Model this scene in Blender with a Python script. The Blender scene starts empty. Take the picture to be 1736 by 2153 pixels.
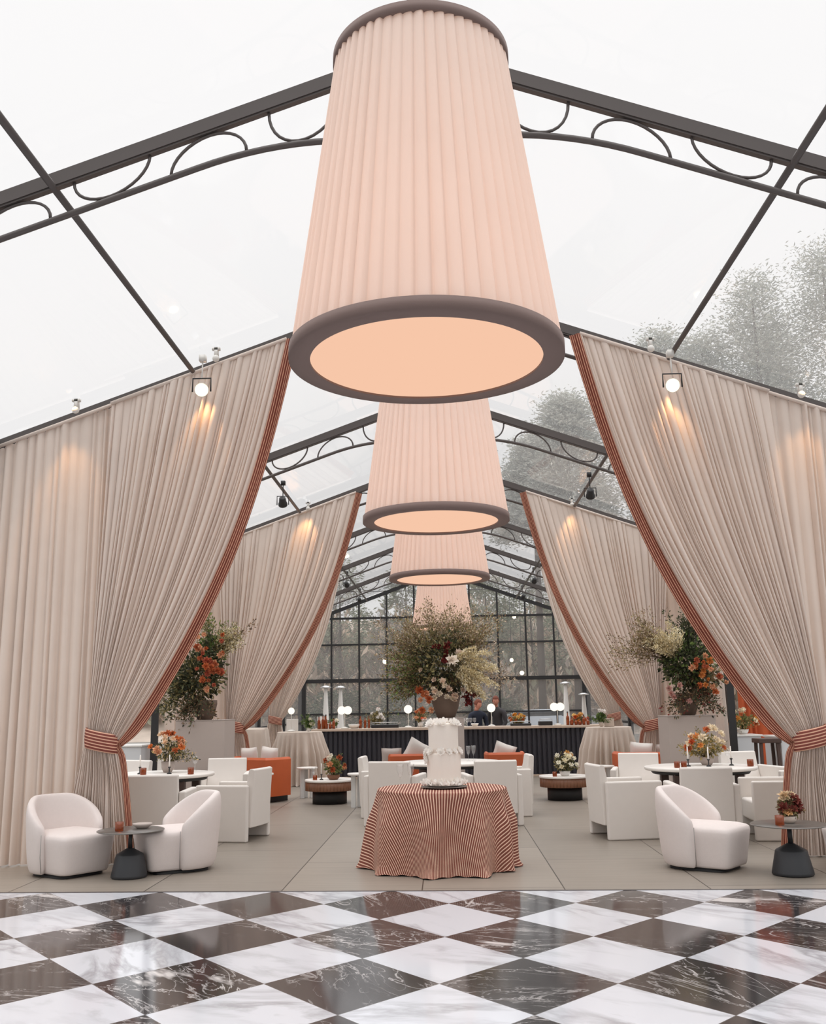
import bpy, math, random
from mathutils import Vector, Matrix, Euler
PI = math.pi
scene = bpy.context.scene
C = bpy.data.collections.new('tent'); scene.collection.children.link(C)

# ------------------------------------------------------------------ camera
cam_data = bpy.data.cameras.new('camera'); cam = bpy.data.objects.new('camera', cam_data)
scene.collection.objects.link(cam); scene.camera = cam
R_ = Vector((0.99928376, 0.0342002, -0.01619623)); U_ = Vector((0.02256878, -0.19507967, 0.9805277)); W_ = Vector((-0.03037469, 0.98019094, 0.1957118))
cam.matrix_world = Matrix(((R_.x, U_.x, -W_.x, 0), (R_.y, U_.y, -W_.y, 0), (R_.z, U_.z, -W_.z, 1.55), (0, 0, 0, 1)))
cam_data.sensor_fit = 'HORIZONTAL'; cam_data.sensor_width = 36; cam_data.lens = 2050 / 1736 * 36
cam_data.clip_end = 400

# ------------------------------------------------------------------ world: bright overcast sky, lightest overhead
world = bpy.data.worlds.new('overcast'); scene.world = world; world.use_nodes = True
wn, wl = world.node_tree.nodes, world.node_tree.links
for n in list(wn): wn.remove(n)
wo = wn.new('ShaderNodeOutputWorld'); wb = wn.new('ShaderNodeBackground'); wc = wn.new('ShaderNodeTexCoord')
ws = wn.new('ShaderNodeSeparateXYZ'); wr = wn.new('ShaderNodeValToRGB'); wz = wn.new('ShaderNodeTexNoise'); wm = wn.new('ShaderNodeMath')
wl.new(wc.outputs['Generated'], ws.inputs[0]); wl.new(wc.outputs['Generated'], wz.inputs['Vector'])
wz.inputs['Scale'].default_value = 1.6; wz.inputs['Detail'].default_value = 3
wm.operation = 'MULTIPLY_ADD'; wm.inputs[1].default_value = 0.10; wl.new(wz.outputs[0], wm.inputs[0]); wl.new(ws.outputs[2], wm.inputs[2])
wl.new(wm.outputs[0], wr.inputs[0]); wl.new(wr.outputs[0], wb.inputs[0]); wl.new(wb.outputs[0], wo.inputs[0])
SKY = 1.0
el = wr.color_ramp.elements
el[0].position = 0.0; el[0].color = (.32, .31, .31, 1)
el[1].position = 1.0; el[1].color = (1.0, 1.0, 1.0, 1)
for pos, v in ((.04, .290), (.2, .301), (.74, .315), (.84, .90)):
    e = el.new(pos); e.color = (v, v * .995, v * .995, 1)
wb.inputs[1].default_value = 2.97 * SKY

scene.view_settings.view_transform = 'Standard'; scene.view_settings.look = 'None'
scene.view_settings.exposure = 0.0; scene.view_settings.gamma = 1.0
scene.cycles.max_bounces = 10; scene.cycles.transparent_max_bounces = 24
scene.cycles.diffuse_bounces = 5

# ------------------------------------------------------------------ materials
def newmat(name):
    m = bpy.data.materials.new(name); m.use_nodes = True
    return m, m.node_tree.nodes, m.node_tree.links, m.node_tree.nodes['Principled BSDF']
def lin(c):
    return tuple(((v / 255 + .055) / 1.055) ** 2.4 if v > 10 else v / 255 / 12.92 for v in c) + (1,)
def mat(name, col, rough=.6, metal=0, noise=0, nscale=12, bump=0, bscale=200, spec=.5, trans=0, coat=0, emit=None, es=0):
    m, n, l, b = newmat(name); c = lin(col)
    b.inputs['Base Color'].default_value = c; b.inputs['Roughness'].default_value = rough
    b.inputs['Metallic'].default_value = metal; b.inputs['Specular IOR Level'].default_value = spec
    b.inputs['Transmission Weight'].default_value = trans; b.inputs['Coat Weight'].default_value = coat
    tc = n.new('ShaderNodeTexCoord')
    if noise:
        t = n.new('ShaderNodeTexNoise'); t.inputs['Scale'].default_value = nscale; t.inputs['Detail'].default_value = 4
        l.new(tc.outputs['Object'], t.inputs['Vector'])
        r = n.new('ShaderNodeMapRange'); r.inputs[3].default_value = 1 - noise; r.inputs[4].default_value = 1 + noise
        l.new(t.outputs[0], r.inputs[0])
        h = n.new('ShaderNodeHueSaturation'); h.inputs['Color'].default_value = c
        l.new(r.outputs[0], h.inputs['Value']); l.new(h.outputs[0], b.inputs['Base Color'])
    if bump:
        t = n.new('ShaderNodeTexNoise'); t.inputs['Scale'].default_value = bscale; t.inputs['Detail'].default_value = 3
        l.new(tc.outputs['Object'], t.inputs['Vector'])
        bp = n.new('ShaderNodeBump'); bp.inputs['Strength'].default_value = bump; bp.inputs['Distance'].default_value = .004
        l.new(t.outputs[0], bp.inputs['Height']); l.new(bp.outputs[0], b.inputs['Normal'])
    if emit:
        b.inputs['Emission Color'].default_value = lin(emit); b.inputs['Emission Strength'].default_value = es
    return m
def cloth(name, col, trans=.3, rough=.9, tcol=None):
    m, n, l, b = newmat(name); b.inputs['Base Color'].default_value = lin(col); b.inputs['Roughness'].default_value = rough
    b.inputs['Specular IOR Level'].default_value = .15
    t = n.new('ShaderNodeBsdfTranslucent'); t.inputs[0].default_value = lin(tcol or col)
    mx = n.new('ShaderNodeMixShader'); mx.inputs[0].default_value = trans
    l.new(b.outputs[0], mx.inputs[1]); l.new(t.outputs[0], mx.inputs[2]); l.new(mx.outputs[0], n['Material Output'].inputs[0])
    tc = n.new('ShaderNodeTexCoord'); nz = n.new('ShaderNodeTexNoise'); nz.inputs['Scale'].default_value = 3
    l.new(tc.outputs['Object'], nz.inputs['Vector'])
    r = n.new('ShaderNodeMapRange'); r.inputs[3].default_value = .95; r.inputs[4].default_value = 1.05; l.new(nz.outputs[0], r.inputs[0])
    h = n.new('ShaderNodeHueSaturation'); h.inputs['Color'].default_value = lin(col); l.new(r.outputs[0], h.inputs['Value']); l.new(h.outputs[0], b.inputs['Base Color'])
    w = n.new('ShaderNodeTexNoise'); w.inputs['Scale'].default_value = 260; l.new(tc.outputs['Object'], w.inputs['Vector'])
    bp = n.new('ShaderNodeBump'); bp.inputs['Strength'].default_value = .12; bp.inputs['Distance'].default_value = .003
    l.new(w.outputs[0], bp.inputs['Height']); l.new(bp.outputs[0], b.inputs['Normal'])
    return m
def math_node(n, l, op, a, b=None, c=None):
    q = n.new('ShaderNodeMath'); q.operation = op
    for k, v in enumerate((a, b, c)):
        if v is None: continue
        if isinstance(v, (int, float)): q.inputs[k].default_value = v
        else: l.new(v, q.inputs[k])
    return q.outputs[0]
def stripes(name, base, light, freq, width=.35, dash=0, trans=.1, dark=None):
    """woven stripes running along V, `freq` per metre of U"""
    m, n, l, b = newmat(name); b.inputs['Roughness'].default_value = .7; b.inputs['Specular IOR Level'].default_value = .3
    uv = n.new('ShaderNodeUVMap'); s = n.new('ShaderNodeSeparateXYZ'); l.new(uv.outputs[0], s.inputs[0])
    u = math_node(n, l, 'MULTIPLY', s.outputs[0], freq); fr = math_node(n, l, 'FRACT', u)
    st = math_node(n, l, 'LESS_THAN', fr, width)
    if dash:
        v = math_node(n, l, 'MULTIPLY', s.outputs[1], dash)
        par = math_node(n, l, 'FRACT', math_node(n, l, 'MULTIPLY', math_node(n, l, 'FLOOR', u), .5))
        fv = math_node(n, l, 'FRACT', math_node(n, l, 'ADD', v, par))
        st = math_node(n, l, 'MULTIPLY', st, math_node(n, l, 'LESS_THAN', fv, .93))
    mx = n.new('ShaderNodeMix'); mx.data_type = 'RGBA'; l.new(st, mx.inputs[0])
    mx.inputs[6].default_value = lin(base); mx.inputs[7].default_value = lin(light)
    nz = n.new('ShaderNodeTexNoise'); nz.inputs['Scale'].default_value = 14; nz.inputs['Detail'].default_value = 5; l.new(uv.outputs[0], nz.inputs['Vector'])
    r = n.new('ShaderNodeMapRange'); r.inputs[3].default_value = .7; r.inputs[4].default_value = 1.25; l.new(nz.outputs[0], r.inputs[0])
    h = n.new('ShaderNodeHueSaturation'); l.new(mx.outputs[2], h.inputs['Color']); l.new(r.outputs[0], h.inputs['Value'])
    l.new(h.outputs[0], b.inputs['Base Color'])
    return m
def leafmat(name, trans=.25, rough=.6):
    m, n, l, b = newmat(name); a = n.new('ShaderNodeAttribute'); a.attribute_name = 'Col'
    l.new(a.outputs['Color'], b.inputs['Base Color']); b.inputs['Roughness'].default_value = rough; b.inputs['Specular IOR Level'].default_value = .3
    t = n.new('ShaderNodeBsdfTranslucent'); l.new(a.outputs['Color'], t.inputs[0])
    mx = n.new('ShaderNodeMixShader'); mx.inputs[0].default_value = trans
    l.new(b.outputs[0], mx.inputs[1]); l.new(t.outputs[0], mx.inputs[2]); l.new(mx.outputs[0], n['Material Output'].inputs[0])
    return m
def emission(name, col, s):
    m, n, l, b = newmat(name); n.remove(b); e = n.new('ShaderNodeEmission'); e.inputs[0].default_value = lin(col); e.inputs[1].default_value = s
    l.new(e.outputs[0], n['Material Output'].inputs[0]); return m
def film(name, haze, rough=.03, ior=1.35, tint=(1, 1, 1, 1), hazecol=(.8, .78, .77, 1)):
    """clear sheet: see-through, a milky bloom and a Fresnel reflection"""
    m, n, l, b = newmat(name); n.remove(b)
    tr = n.new('ShaderNodeBsdfTransparent'); tr.inputs[0].default_value = tint
    tl = n.new('ShaderNodeBsdfTranslucent'); tl.inputs[0].default_value = hazecol
    gl = n.new('ShaderNodeBsdfGlossy'); gl.inputs['Roughness'].default_value = rough
    lw = n.new('ShaderNodeLayerWeight'); lw.inputs[0].default_value = .5; f0 = ((ior - 1) / (ior + 1)) ** 2
    p5 = math_node(n, l, 'POWER', lw.outputs['Facing'], 5.0); fo = math_node(n, l, 'MULTIPLY_ADD', p5, 1 - f0, f0)
    a = n.new('ShaderNodeMixShader'); a.inputs[0].default_value = haze; l.new(tr.outputs[0], a.inputs[1]); l.new(tl.outputs[0], a.inputs[2])
    c = n.new('ShaderNodeMixShader'); l.new(fo, c.inputs[0]); l.new(a.outputs[0], c.inputs[1]); l.new(gl.outputs[0], c.inputs[2])
    l.new(c.outputs[0], n['Material Output'].inputs[0]); return m

M = {}
M['steel'] = mat('charcoal_metal', (92, 86, 84), .42, .3)
M['dark'] = mat('dark_metal', (46, 45, 46), .5, .2)
M['chrome'] = mat('chrome', (205, 205, 205), .18, 1)
M['white_metal'] = mat('white_clamp', (225, 222, 216), .4)
M['drape'] = cloth('oatmeal_drape', (226, 213, 203), .15, tcol=(232, 198, 172))
M['linen'] = cloth('beige_linen', (214, 200, 188), .05)
M['orange_drape'] = cloth('orange_drape', (196, 100, 66), .2)
M['shade'] = cloth('blush_shade', (243, 231, 223), .40, tcol=(248, 224, 208))
M['rim'] = mat('taupe_rim', (128, 108, 102), .7, bump=.1)
M['boucle'] = mat('white_boucle', (222, 212, 208), .95, noise=.03, nscale=30, bump=.35, bscale=330, spec=.15)
M['white_fab'] = mat('white_upholstery', (224, 218, 212), .9, noise=.02, bump=.15, bscale=400, spec=.15)
M['seam'] = mat('grey_seam', (150, 145, 142), .8)
M['pedestal'] = mat('grey_plinth_fabric', (182, 170, 163), .85, noise=.03, nscale=4)
M['leather'] = mat('burnt_orange_leather', (196, 94, 50), .5, noise=.08, nscale=7, bump=.1, bscale=60)
M['tabletop'] = mat('white_tabletop', (236, 231, 225), .35)
M['walnut'] = mat('walnut', (128, 86, 62), .4, noise=.25, nscale=9)
M['bar_black'] = mat('blue_black_panel', (50, 50, 58), .5)
M['black'] = mat('matte_black', (30, 30, 32), .5)
M['iron'] = mat('charcoal_iron', (58, 59, 62), .45, .3)
M['grey_top'] = mat('grey_metal_disc', (128, 124, 120), .3, .6)
M['vase'] = mat('brown_stoneware', (110, 92, 80), .75, noise=.15, nscale=8)
M['icing'] = mat('cream_icing', (236, 226, 216), .6, noise=.02, nscale=6, bump=.25, bscale=18)
M['petal_white'] = cloth('white_petals', (250, 247, 243), .35)
M['ceramic'] = mat('white_ceramic', (236, 234, 230), .25)
M['clear'] = film('clear_glass', .03, .02, 1.5)
M['amber'] = mat('amber_glass', (176, 84, 30), .1, trans=.6)
M['glow'] = emission('warm_bulb_glow', (255, 232, 190), 9)
M['globe'] = emission('lamp_globe_glow', (255, 246, 228), 1.25)
M['diffuser'] = emission('peach_diffuser', (247, 199, 169), 1.0)
M['stem'] = mat('plant_stem', (96, 92, 58), .8)
M['bark'] = mat('grey_bark', (98, 88, 82), .9, noise=.2)
M['leaf'] = leafmat('foliage', .25)
M['petal'] = leafmat('petals', .2)
M['trim'] = stripes('striped_trim', (122, 62, 50), (222, 172, 142), 44, .26)
M['tie'] = stripes('striped_tieback', (128, 66, 56), (222, 176, 150), 32, .34)
M['cake_cloth'] = stripes('striped_tablecloth', (124, 68, 56), (230, 194, 170), 36, .33)
M['skin'] = mat('skin', (205, 142, 122), .55); M['hair'] = mat('reddish_brown_hair', (120, 66, 50), .8)
M['navy'] = mat('navy_cloth', (36, 42, 58), .85); M['charcoal_cloth'] = mat('charcoal_cloth', (62, 60, 62), .85)
M['shirt'] = mat('white_shirt', (225, 222, 218), .8)
M['vinyl'] = film('clear_roof_vinyl', .16, .05, 1.28, (.97, .97, .975, 1))
M['pane'] = film('wall_glass', .22, .02, 1.4, (.93, .93, .93, 1))  # milky share of the pane stands in for hazy air outdoors
M['ground'] = mat('asphalt', (120, 117, 112), .9, noise=.1, nscale=.4)
M['bank'] = mat('leaf_litter_bank', (176, 162, 150), .95, noise=.3, nscale=1.2)
M['car'] = mat('silver_blue_paint', (196, 204, 214), .25, .2)
M['car_glass'] = mat('dark_glazing', (40, 46, 54), .1)
M['rubber'] = mat('rubber', (28, 28, 28), .8)
M['cabinet'] = mat('pale_grey_laminate', (214, 217, 220), .5)
M['brown'] = mat('dark_brown_wood', (76, 58, 52), .6)
M['stone'] = mat('beige_stone_counter', (206, 186, 168), .3, noise=.08, nscale=6)
M['marble_leg'] = mat('pale_marble', (216, 217, 216), .3, noise=.1, nscale=7)

def floor_materials():
    # marble checkerboard, diamonds to the room
    m, n, l, b = newmat('checkered_marble')
    tc = n.new('ShaderNodeTexCoord'); s = n.new('ShaderNodeSeparateXYZ'); l.new(tc.outputs['Object'], s.inputs[0])
    p = math_node(n, l, 'MULTIPLY', math_node(n, l, 'ADD', s.outputs[0], s.outputs[1]), .5)
    q = math_node(n, l, 'MULTIPLY', math_node(n, l, 'SUBTRACT', s.outputs[0], s.outputs[1]), .5)
    fp, fq = math_node(n, l, 'FLOOR', p), math_node(n, l, 'FLOOR', q)
    par = math_node(n, l, 'MODULO', math_node(n, l, 'ABSOLUTE', math_node(n, l, 'ADD', fp, fq)), 2)
    chk = math_node(n, l, 'LESS_THAN', par, .5)
    # grout
    def edge(x):
        f = math_node(n, l, 'FRACT', x); return math_node(n, l, 'MINIMUM', f, math_node(n, l, 'SUBTRACT', 1, f))
    e = math_node(n, l, 'MINIMUM', edge(p), edge(q)); grout = math_node(n, l, 'LESS_THAN', e, .0035)
    # per-tile offset and turn
    cv = n.new('ShaderNodeCombineXYZ'); l.new(fp, cv.inputs[0]); l.new(fq, cv.inputs[1])
    wnz = n.new('ShaderNodeTexWhiteNoise'); wnz.noise_dimensions = '2D'; l.new(cv.outputs[0], wnz.inputs['Vector'])
    off = n.new('ShaderNodeVectorMath'); off.operation = 'MULTIPLY_ADD'; l.new(wnz.outputs['Color'], off.inputs[0]); off.inputs[1].default_value = (40, 40, 40); l.new(tc.outputs['Object'], off.inputs[2])
    rot = n.new('ShaderNodeVectorRotate'); rot.rotation_type = 'Z_AXIS'; l.new(off.outputs[0], rot.inputs['Vector'])
    l.new(math_node(n, l, 'MULTIPLY', wnz.outputs['Value'], 1.2), rot.inputs['Angle'])
    sc = n.new('ShaderNodeMapping'); sc.inputs['Scale'].default_value = (.55, 1.6, 1); l.new(rot.outputs[0], sc.inputs[0])
    V = sc.outputs[0]
    def veins(scale, width, warp=.6, seedv=0):
        nz = n.new('ShaderNodeTexNoise'); nz.inputs['Scale'].default_value = scale; nz.inputs['Detail'].default_value = 6; nz.inputs['Roughness'].default_value = .55
        nz.inputs['Distortion'].default_value = warp
        mp = n.new('ShaderNodeMapping'); mp.inputs['Location'].default_value = (seedv, seedv * 2, 0); l.new(V, mp.inputs[0]); l.new(mp.outputs[0], nz.inputs['Vector'])
        d = math_node(n, l, 'ABSOLUTE', math_node(n, l, 'SUBTRACT', nz.outputs[0], .5))
        r = n.new('ShaderNodeMapRange'); l.new(d, r.inputs[0]); r.inputs[1].default_value = 0; r.inputs[2].default_value = width; r.inputs[3].default_value = 1; r.inputs[4].default_value = 0
        return r.outputs[0]
    v1 = veins(.9, .012, 1.2); v2 = veins(2.2, .010, .8, 5); v3 = veins(1.3, .09, .4, 9)
    big = n.new('ShaderNodeTexNoise'); big.inputs['Scale'].default_value = .7; big.inputs['Detail'].default_value = 5; l.new(V, big.inputs['Vector'])
    msk = n.new('ShaderNodeMapRange'); msk.inputs[1].default_value = .42; msk.inputs[2].default_value = .62; l.new(big.outputs[0], msk.inputs[0])
    # dark tile: brown black with fine white veins and rare white drifts
    dv = math_node(n, l, 'MAXIMUM', math_node(n, l, 'MULTIPLY', math_node(n, l, 'MULTIPLY', v1, msk.outputs[0]), .9), math_node(n, l, 'MULTIPLY', math_node(n, l, 'MULTIPLY', v2, msk.outputs[0]), .7))
    drift = n.new('ShaderNodeMapRange'); drift.inputs[1].default_value = .655; drift.inputs[2].default_value = .69; l.new(big.outputs[0], drift.inputs[0])
    dv = math_node(n, l, 'MAXIMUM', dv, drift.outputs[0])
    dk = n.new('ShaderNodeMix'); dk.data_type = 'RGBA'; l.new(dv, dk.inputs[0]); dk.inputs[6].default_value = lin((58, 54, 55)); dk.inputs[7].default_value = lin((214, 208, 206))
    # light tile: white with soft grey veins
    lv = math_node(n, l, 'MULTIPLY', math_node(n, l, 'MULTIPLY', v3, msk.outputs[0]), .75)
    lt = n.new('ShaderNodeMix'); lt.data_type = 'RGBA'; l.new(lv, lt.inputs[0]); lt.inputs[6].default_value = lin((214, 215, 221)); lt.inputs[7].default_value = lin((150, 148, 152))
    mx = n.new('ShaderNodeMix'); mx.data_type = 'RGBA'; l.new(chk, mx.inputs[0]); l.new(lt.outputs[2], mx.inputs[6]); l.new(dk.outputs[2], mx.inputs[7])
    gx = n.new('ShaderNodeMix'); gx.data_type = 'RGBA'; l.new(grout, gx.inputs[0]); l.new(mx.outputs[2], gx.inputs[6]); gx.inputs[7].default_value = lin((105, 100, 98))
    l.new(gx.outputs[2], b.inputs['Base Color'])
    b.inputs['Roughness'].default_value = .09; b.inputs['Specular IOR Level'].default_value = .75
    M['marble'] = m
    # plank deck
    m, n, l, b = newmat('grey_deck_boards'); tc = n.new('ShaderNodeTexCoord')
    bt = n.new('ShaderNodeTexBrick'); bt.offset = .37; bt.inputs['Scale'].default_value = 1
    bt.inputs['Brick Width'].default_value = 2.44; bt.inputs['Row Height'].default_value = 1.22; bt.inputs['Mortar Size'].default_value = .006
    bt.inputs['Color1'].default_value = lin((138, 129, 119)); bt.inputs['Color2'].default_value = lin((150, 140, 129)); bt.inputs['Mortar'].default_value = lin((70, 63, 56))
    bt.inputs['Bias'].default_value = 0
    mp = n.new('ShaderNodeMapping'); mp.inputs['Rotation'].default_value = (0, 0, PI / 2 + .0); mp.inputs['Location'].default_value = (.7, .25, 0); l.new(tc.outputs['Object'], mp.inputs[0]); l.new(mp.outputs[0], bt.inputs['Vector'])
    g = n.new('ShaderNodeTexNoise'); g.inputs['Scale'].default_value = 1; g.inputs['Detail'].default_value = 6
    gm = n.new('ShaderNodeMapping'); gm.inputs['Rotation'].default_value = (0, 0, -.9); gm.inputs['Scale'].default_value = (1.2, 22, 1); l.new(tc.outputs['Object'], gm.inputs[0]); l.new(gm.outputs[0], g.inputs['Vector'])
    r = n.new('ShaderNodeMapRange'); r.inputs[3].default_value = .78; r.inputs[4].default_value = 1.22; l.new(g.outputs[0], r.inputs[0])
    h = n.new('ShaderNodeHueSaturation'); l.new(bt.outputs[0], h.inputs['Color']); l.new(r.outputs[0], h.inputs['Value']); l.new(h.outputs[0], b.inputs['Base Color'])
    b.inputs['Roughness'].default_value = .38
    M['deck'] = m
floor_materials()

# ------------------------------------------------------------------ mesh helpers
class MB:
    def __init__(s): s.v = []; s.f = []; s.c = None; s.uv = None
    def box(s, x0, x1, y0, y1, z0, z1, mtx=None):
        b = len(s.v); P = [(x, y, z) for z in (z0, z1) for y in (y0, y1) for x in (x0, x1)]
        if mtx: P = [tuple(mtx @ Vector(p)) for p in P]
        s.v += P
        s.f += [tuple(b + i for i in q) for q in ((0, 2, 3, 1), (4, 5, 7, 6), (0, 1, 5, 4), (2, 6, 7, 3), (0, 4, 6, 2), (1, 3, 7, 5))]; return s
    def grid(s, pts, nu, nv, cu=False, cv=False):
        """pts[v*nu+u]"""
        b = len(s.v); s.v += [tuple(p) for p in pts]
        for v in range(nv if cv else nv - 1):
            for u in range(nu if cu else nu - 1):
                u2 = (u + 1) % nu; v2 = (v + 1) % nv
                s.f.append((b + v * nu + u, b + v * nu + u2, b + v2 * nu + u2, b + v2 * nu + u))
        return s
    def lathe(s, prof, n=32, cx=0, cy=0, sx=1, sy=1, closed=False):
        pts = [(cx + r * sx * math.cos(2 * PI * k / n), cy + r * sy * math.sin(2 * PI * k / n), z) for r, z in prof for k in range(n)]
        b = len(s.v); s.grid(pts, n, len(prof), cu=True)
        if closed: return s
        if prof[0][0] > 1e-5: s.f.append(tuple(b + k for k in reversed(range(n))))
        if prof[-1][0] > 1e-5: s.f.append(tuple(b + (len(prof) - 1) * n + k for k in range(n)))
        return s
    def tube(s, path, r, n=8, caps=True):
        path = [Vector(p) for p in path]; pts = []; ref = None
        R = r if isinstance(r, (list, tuple)) else [r] * len(path)
        for i, p in enumerate(path):
            d = (path[min(i + 1, len(path) - 1)] - path[max(i - 1, 0)]).normalized()
            if ref is None:
                ref = d.orthogonal().normalized()
            ref = (ref - d * ref.dot(d)); ref = ref.normalized() if ref.length > 1e-6 else d.orthogonal().normalized()
            w = d.cross(ref)
            for k in range(n):
                a = 2 * PI * k / n; pts.append(p + (ref * math.cos(a) + w * math.sin(a)) * R[i])
        b = len(s.v); s.grid(pts, n, len(path), cu=True)
        if caps: s.f.append(tuple(b + k for k in reversed(range(n)))); s.f.append(tuple(b + (len(path) - 1) * n + k for k in range(n)))
        return s
    def beam(s, a, b, w, h, up=(0, 0, 1)):
        a, b = Vector(a), Vector(b); d = (b - a).normalized(); x = d.cross(Vector(up)).normalized(); z = x.cross(d)
        i = len(s.v)
        for p in (a, b):
            for sx, sz in ((-1, -1), (1, -1), (1, 1), (-1, 1)): s.v.append(tuple(p + x * sx * w / 2 + z * sz * h / 2))
        s.f += [(i, i + 1, i + 2, i + 3), (i + 7, i + 6, i + 5, i + 4)] + [(i + k, i + 4 + k, i + 4 + (k + 1) % 4, i + (k + 1) % 4) for k in range(4)]; return s
    def sphere(s, c, r, n=12, m=8, sx=1, sy=1, sz=1):
        prof = [(max(r * math.sin(PI * k / m), 1e-6), -r * math.cos(PI * k / m)) for k in range(m + 1)]
        pts = [(c[0] + q * sx * math.cos(2 * PI * k / n), c[1] + q * sy * math.sin(2 * PI * k / n), c[2] + z * sz) for q, z in prof for k in range(n)]
        s.grid(pts, n, m + 1, cu=True); return s
    def xf(s, mtx):
        s.v = [tuple(mtx @ Vector(p)) for p in s.v]; return s
    def mesh(s, name, m, smooth=True):
        me = bpy.data.meshes.new(name); me.from_pydata(s.v, [], s.f); me.materials.append(m)
        if smooth: me.polygons.foreach_set('use_smooth', [True] * len(me.polygons))
        if s.c is not None:
            ca = me.color_attributes.new('Col', 'FLOAT_COLOR', 'POINT'); flat = []
            for c in s.c: flat += [c[0], c[1], c[2], 1]
            ca.data.foreach_set('color', flat)
        if s.uv is not None:
            ul = me.uv_layers.new(name='UVMap'); idx = [0] * len(me.loops); me.loops.foreach_get('vertex_index', idx)
            flat = []
            for i in idx: flat += s.uv[i]
            ul.data.foreach_set('uv', flat)
        me.update(); return me
def put(name, mb, m, parent=None, smooth=True, bevel=0, sub=0, seg=2, solid=0, **kw):
    me = mb.mesh(name, m, smooth); o = bpy.data.objects.new(name, me); C.objects.link(o)
    if parent: o.parent = parent
    if solid: q = o.modifiers.new('solid', 'SOLIDIFY'); q.thickness = solid; q.offset = 0
    if bevel:
        q = o.modifiers.new('bevel', 'BEVEL'); q.width = bevel; q.segments = seg; q.limit_method = 'ANGLE'; q.angle_limit = .6
        q2 = o.modifiers.new('wn', 'WEIGHTED_NORMAL')
    if sub: q = o.modifiers.new('sub', 'SUBSURF'); q.levels = sub; q.render_levels = sub
    for k, v in kw.items(): o[k] = v
    return o
def thing(name, label, cat, loc=(0, 0, 0), rz=0, group=None):
    o = bpy.data.objects.new(name, None); C.objects.link(o); o.empty_display_size = .1
    o.location = loc; o.rotation_euler = (0, 0, rz); o['label'] = label; o['category'] = cat
    if group: o['group'] = group
    return o
def tag(o, label, cat, group=None, kind=None):
    o['label'] = label; o['category'] = cat
    if group: o['group'] = group
    if kind: o['kind'] = kind
    return o
def dup(root, loc, rz=0, label=None, group=None, scale=None):
    r = root.copy(); C.objects.link(r); r.location = loc; r.rotation_euler = (0, 0, rz)
    if label: r['label'] = label
    if group: r['group'] = group
    if scale: r.scale = scale
    for ch in list(root.children):
        c = ch.copy(); C.objects.link(c); c.parent = r
        for g in list(ch.children):
            d = g.copy(); C.objects.link(d); d.parent = c
    return r
def aim(c, target=(0, 0)):
    return math.atan2(target[1] - c[1], target[0] - c[0]) - PI / 2     # local +Y looks at the target

# ------------------------------------------------------------------ tent shell
X0 = -.115; RZ = 6.36; SL = .3597; HW = 5.0; EZ = RZ - SL * HW
TY = [6.42, 10.58, 14.64, 18.75, 22.81, 26.80, 30.90, 34.99]
YF, YB = 1.0, 34.99
def roofz(x): return RZ - SL * abs(x - X0)

# floors
EDGE = [(-30, 10.29), (30, 7.76)]
def edge_y(x): return 8.80 - .034 * (x + .425)
a_, ay_, g_ = .5027, .5732, -.02524
fl = MB(); # marble, in lattice units so the pattern follows the slabs
gx_, gy_ = -3.03660, 8.32424
def lat(x, y):
    x -= gx_; y -= gy_
    # (i*cos-j*sin)*a = x ; (i*sin+j*cos)*ay = y
    X, Y = x / a_, y / ay_
    return (X * math.cos(g_) + Y * math.sin(g_), -X * math.sin(g_) + Y * math.cos(g_))
bx = 9
cor = [(-bx, -2), (bx, -2), (bx, edge_y(bx)), (-bx, edge_y(-bx))]
mb = MB(); L_ = [lat(*c) for c in cor]
mb.v = [(i, j, 0) for i, j in L_] + [(i, j, -1) for i, j in L_]
mb.f = [(0, 1, 2, 3), (7, 6, 5, 4), (0, 4, 5, 1), (1, 5, 6, 2), (2, 6, 7, 3), (3, 7, 4, 0)]
o = put('floor', mb, M['marble'], smooth=False, kind='structure')
mx = Matrix(((a_ * math.cos(g_), -a_ * math.sin(g_), 0, gx_), (ay_ * math.sin(g_), ay_ * math.cos(g_), 0, gy_), (0, 0, .06, .004), (0, 0, 0, 1)))
o.data.transform(Matrix.Identity(4)); o.matrix_world = mx
mb = MB(); mb.v = [(-14, edge_y(-14) + .012, 0), (14, edge_y(14) + .012, 0), (14, 40, 0), (-14, 40, 0)]; mb.v += [(x, y, -.08) for x, y, z in mb.v]
mb.f = [(0, 1, 2, 3), (7, 6, 5, 4), (0, 4, 5, 1), (1, 5, 6, 2), (2, 6, 7, 3), (3, 7, 4, 0)]
put('floor', mb, M['deck'], smooth=False, kind='structure')
mb = MB(); mb.beam((-bx, edge_y(-bx) + .008, .001), (bx, edge_y(bx) + .008, .001), .03, .012)
put('trim_1', mb, M['steel'], smooth=False, kind='structure')
mb = MB(); mb.box(-150, 150, -60, 200, -.5, -.1); put('ground', mb, M['ground'], smooth=False, kind='structure')

# roof skin, one clear sheet a side
for sgn, nm in ((-1, 'ceiling'), (1, 'ceiling')):
    mb = MB(); xe = X0 + sgn * (HW + .2)
    mb.v = [(X0, YF, RZ + .04), (X0, YB, RZ + .04), (xe, YB, roofz(xe) + .04), (xe, YF, roofz(xe) + .04)]
    mb.f = [(0, 1, 2, 3)]
    put(nm, mb, M['vinyl'], smooth=False, kind='structure')

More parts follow.
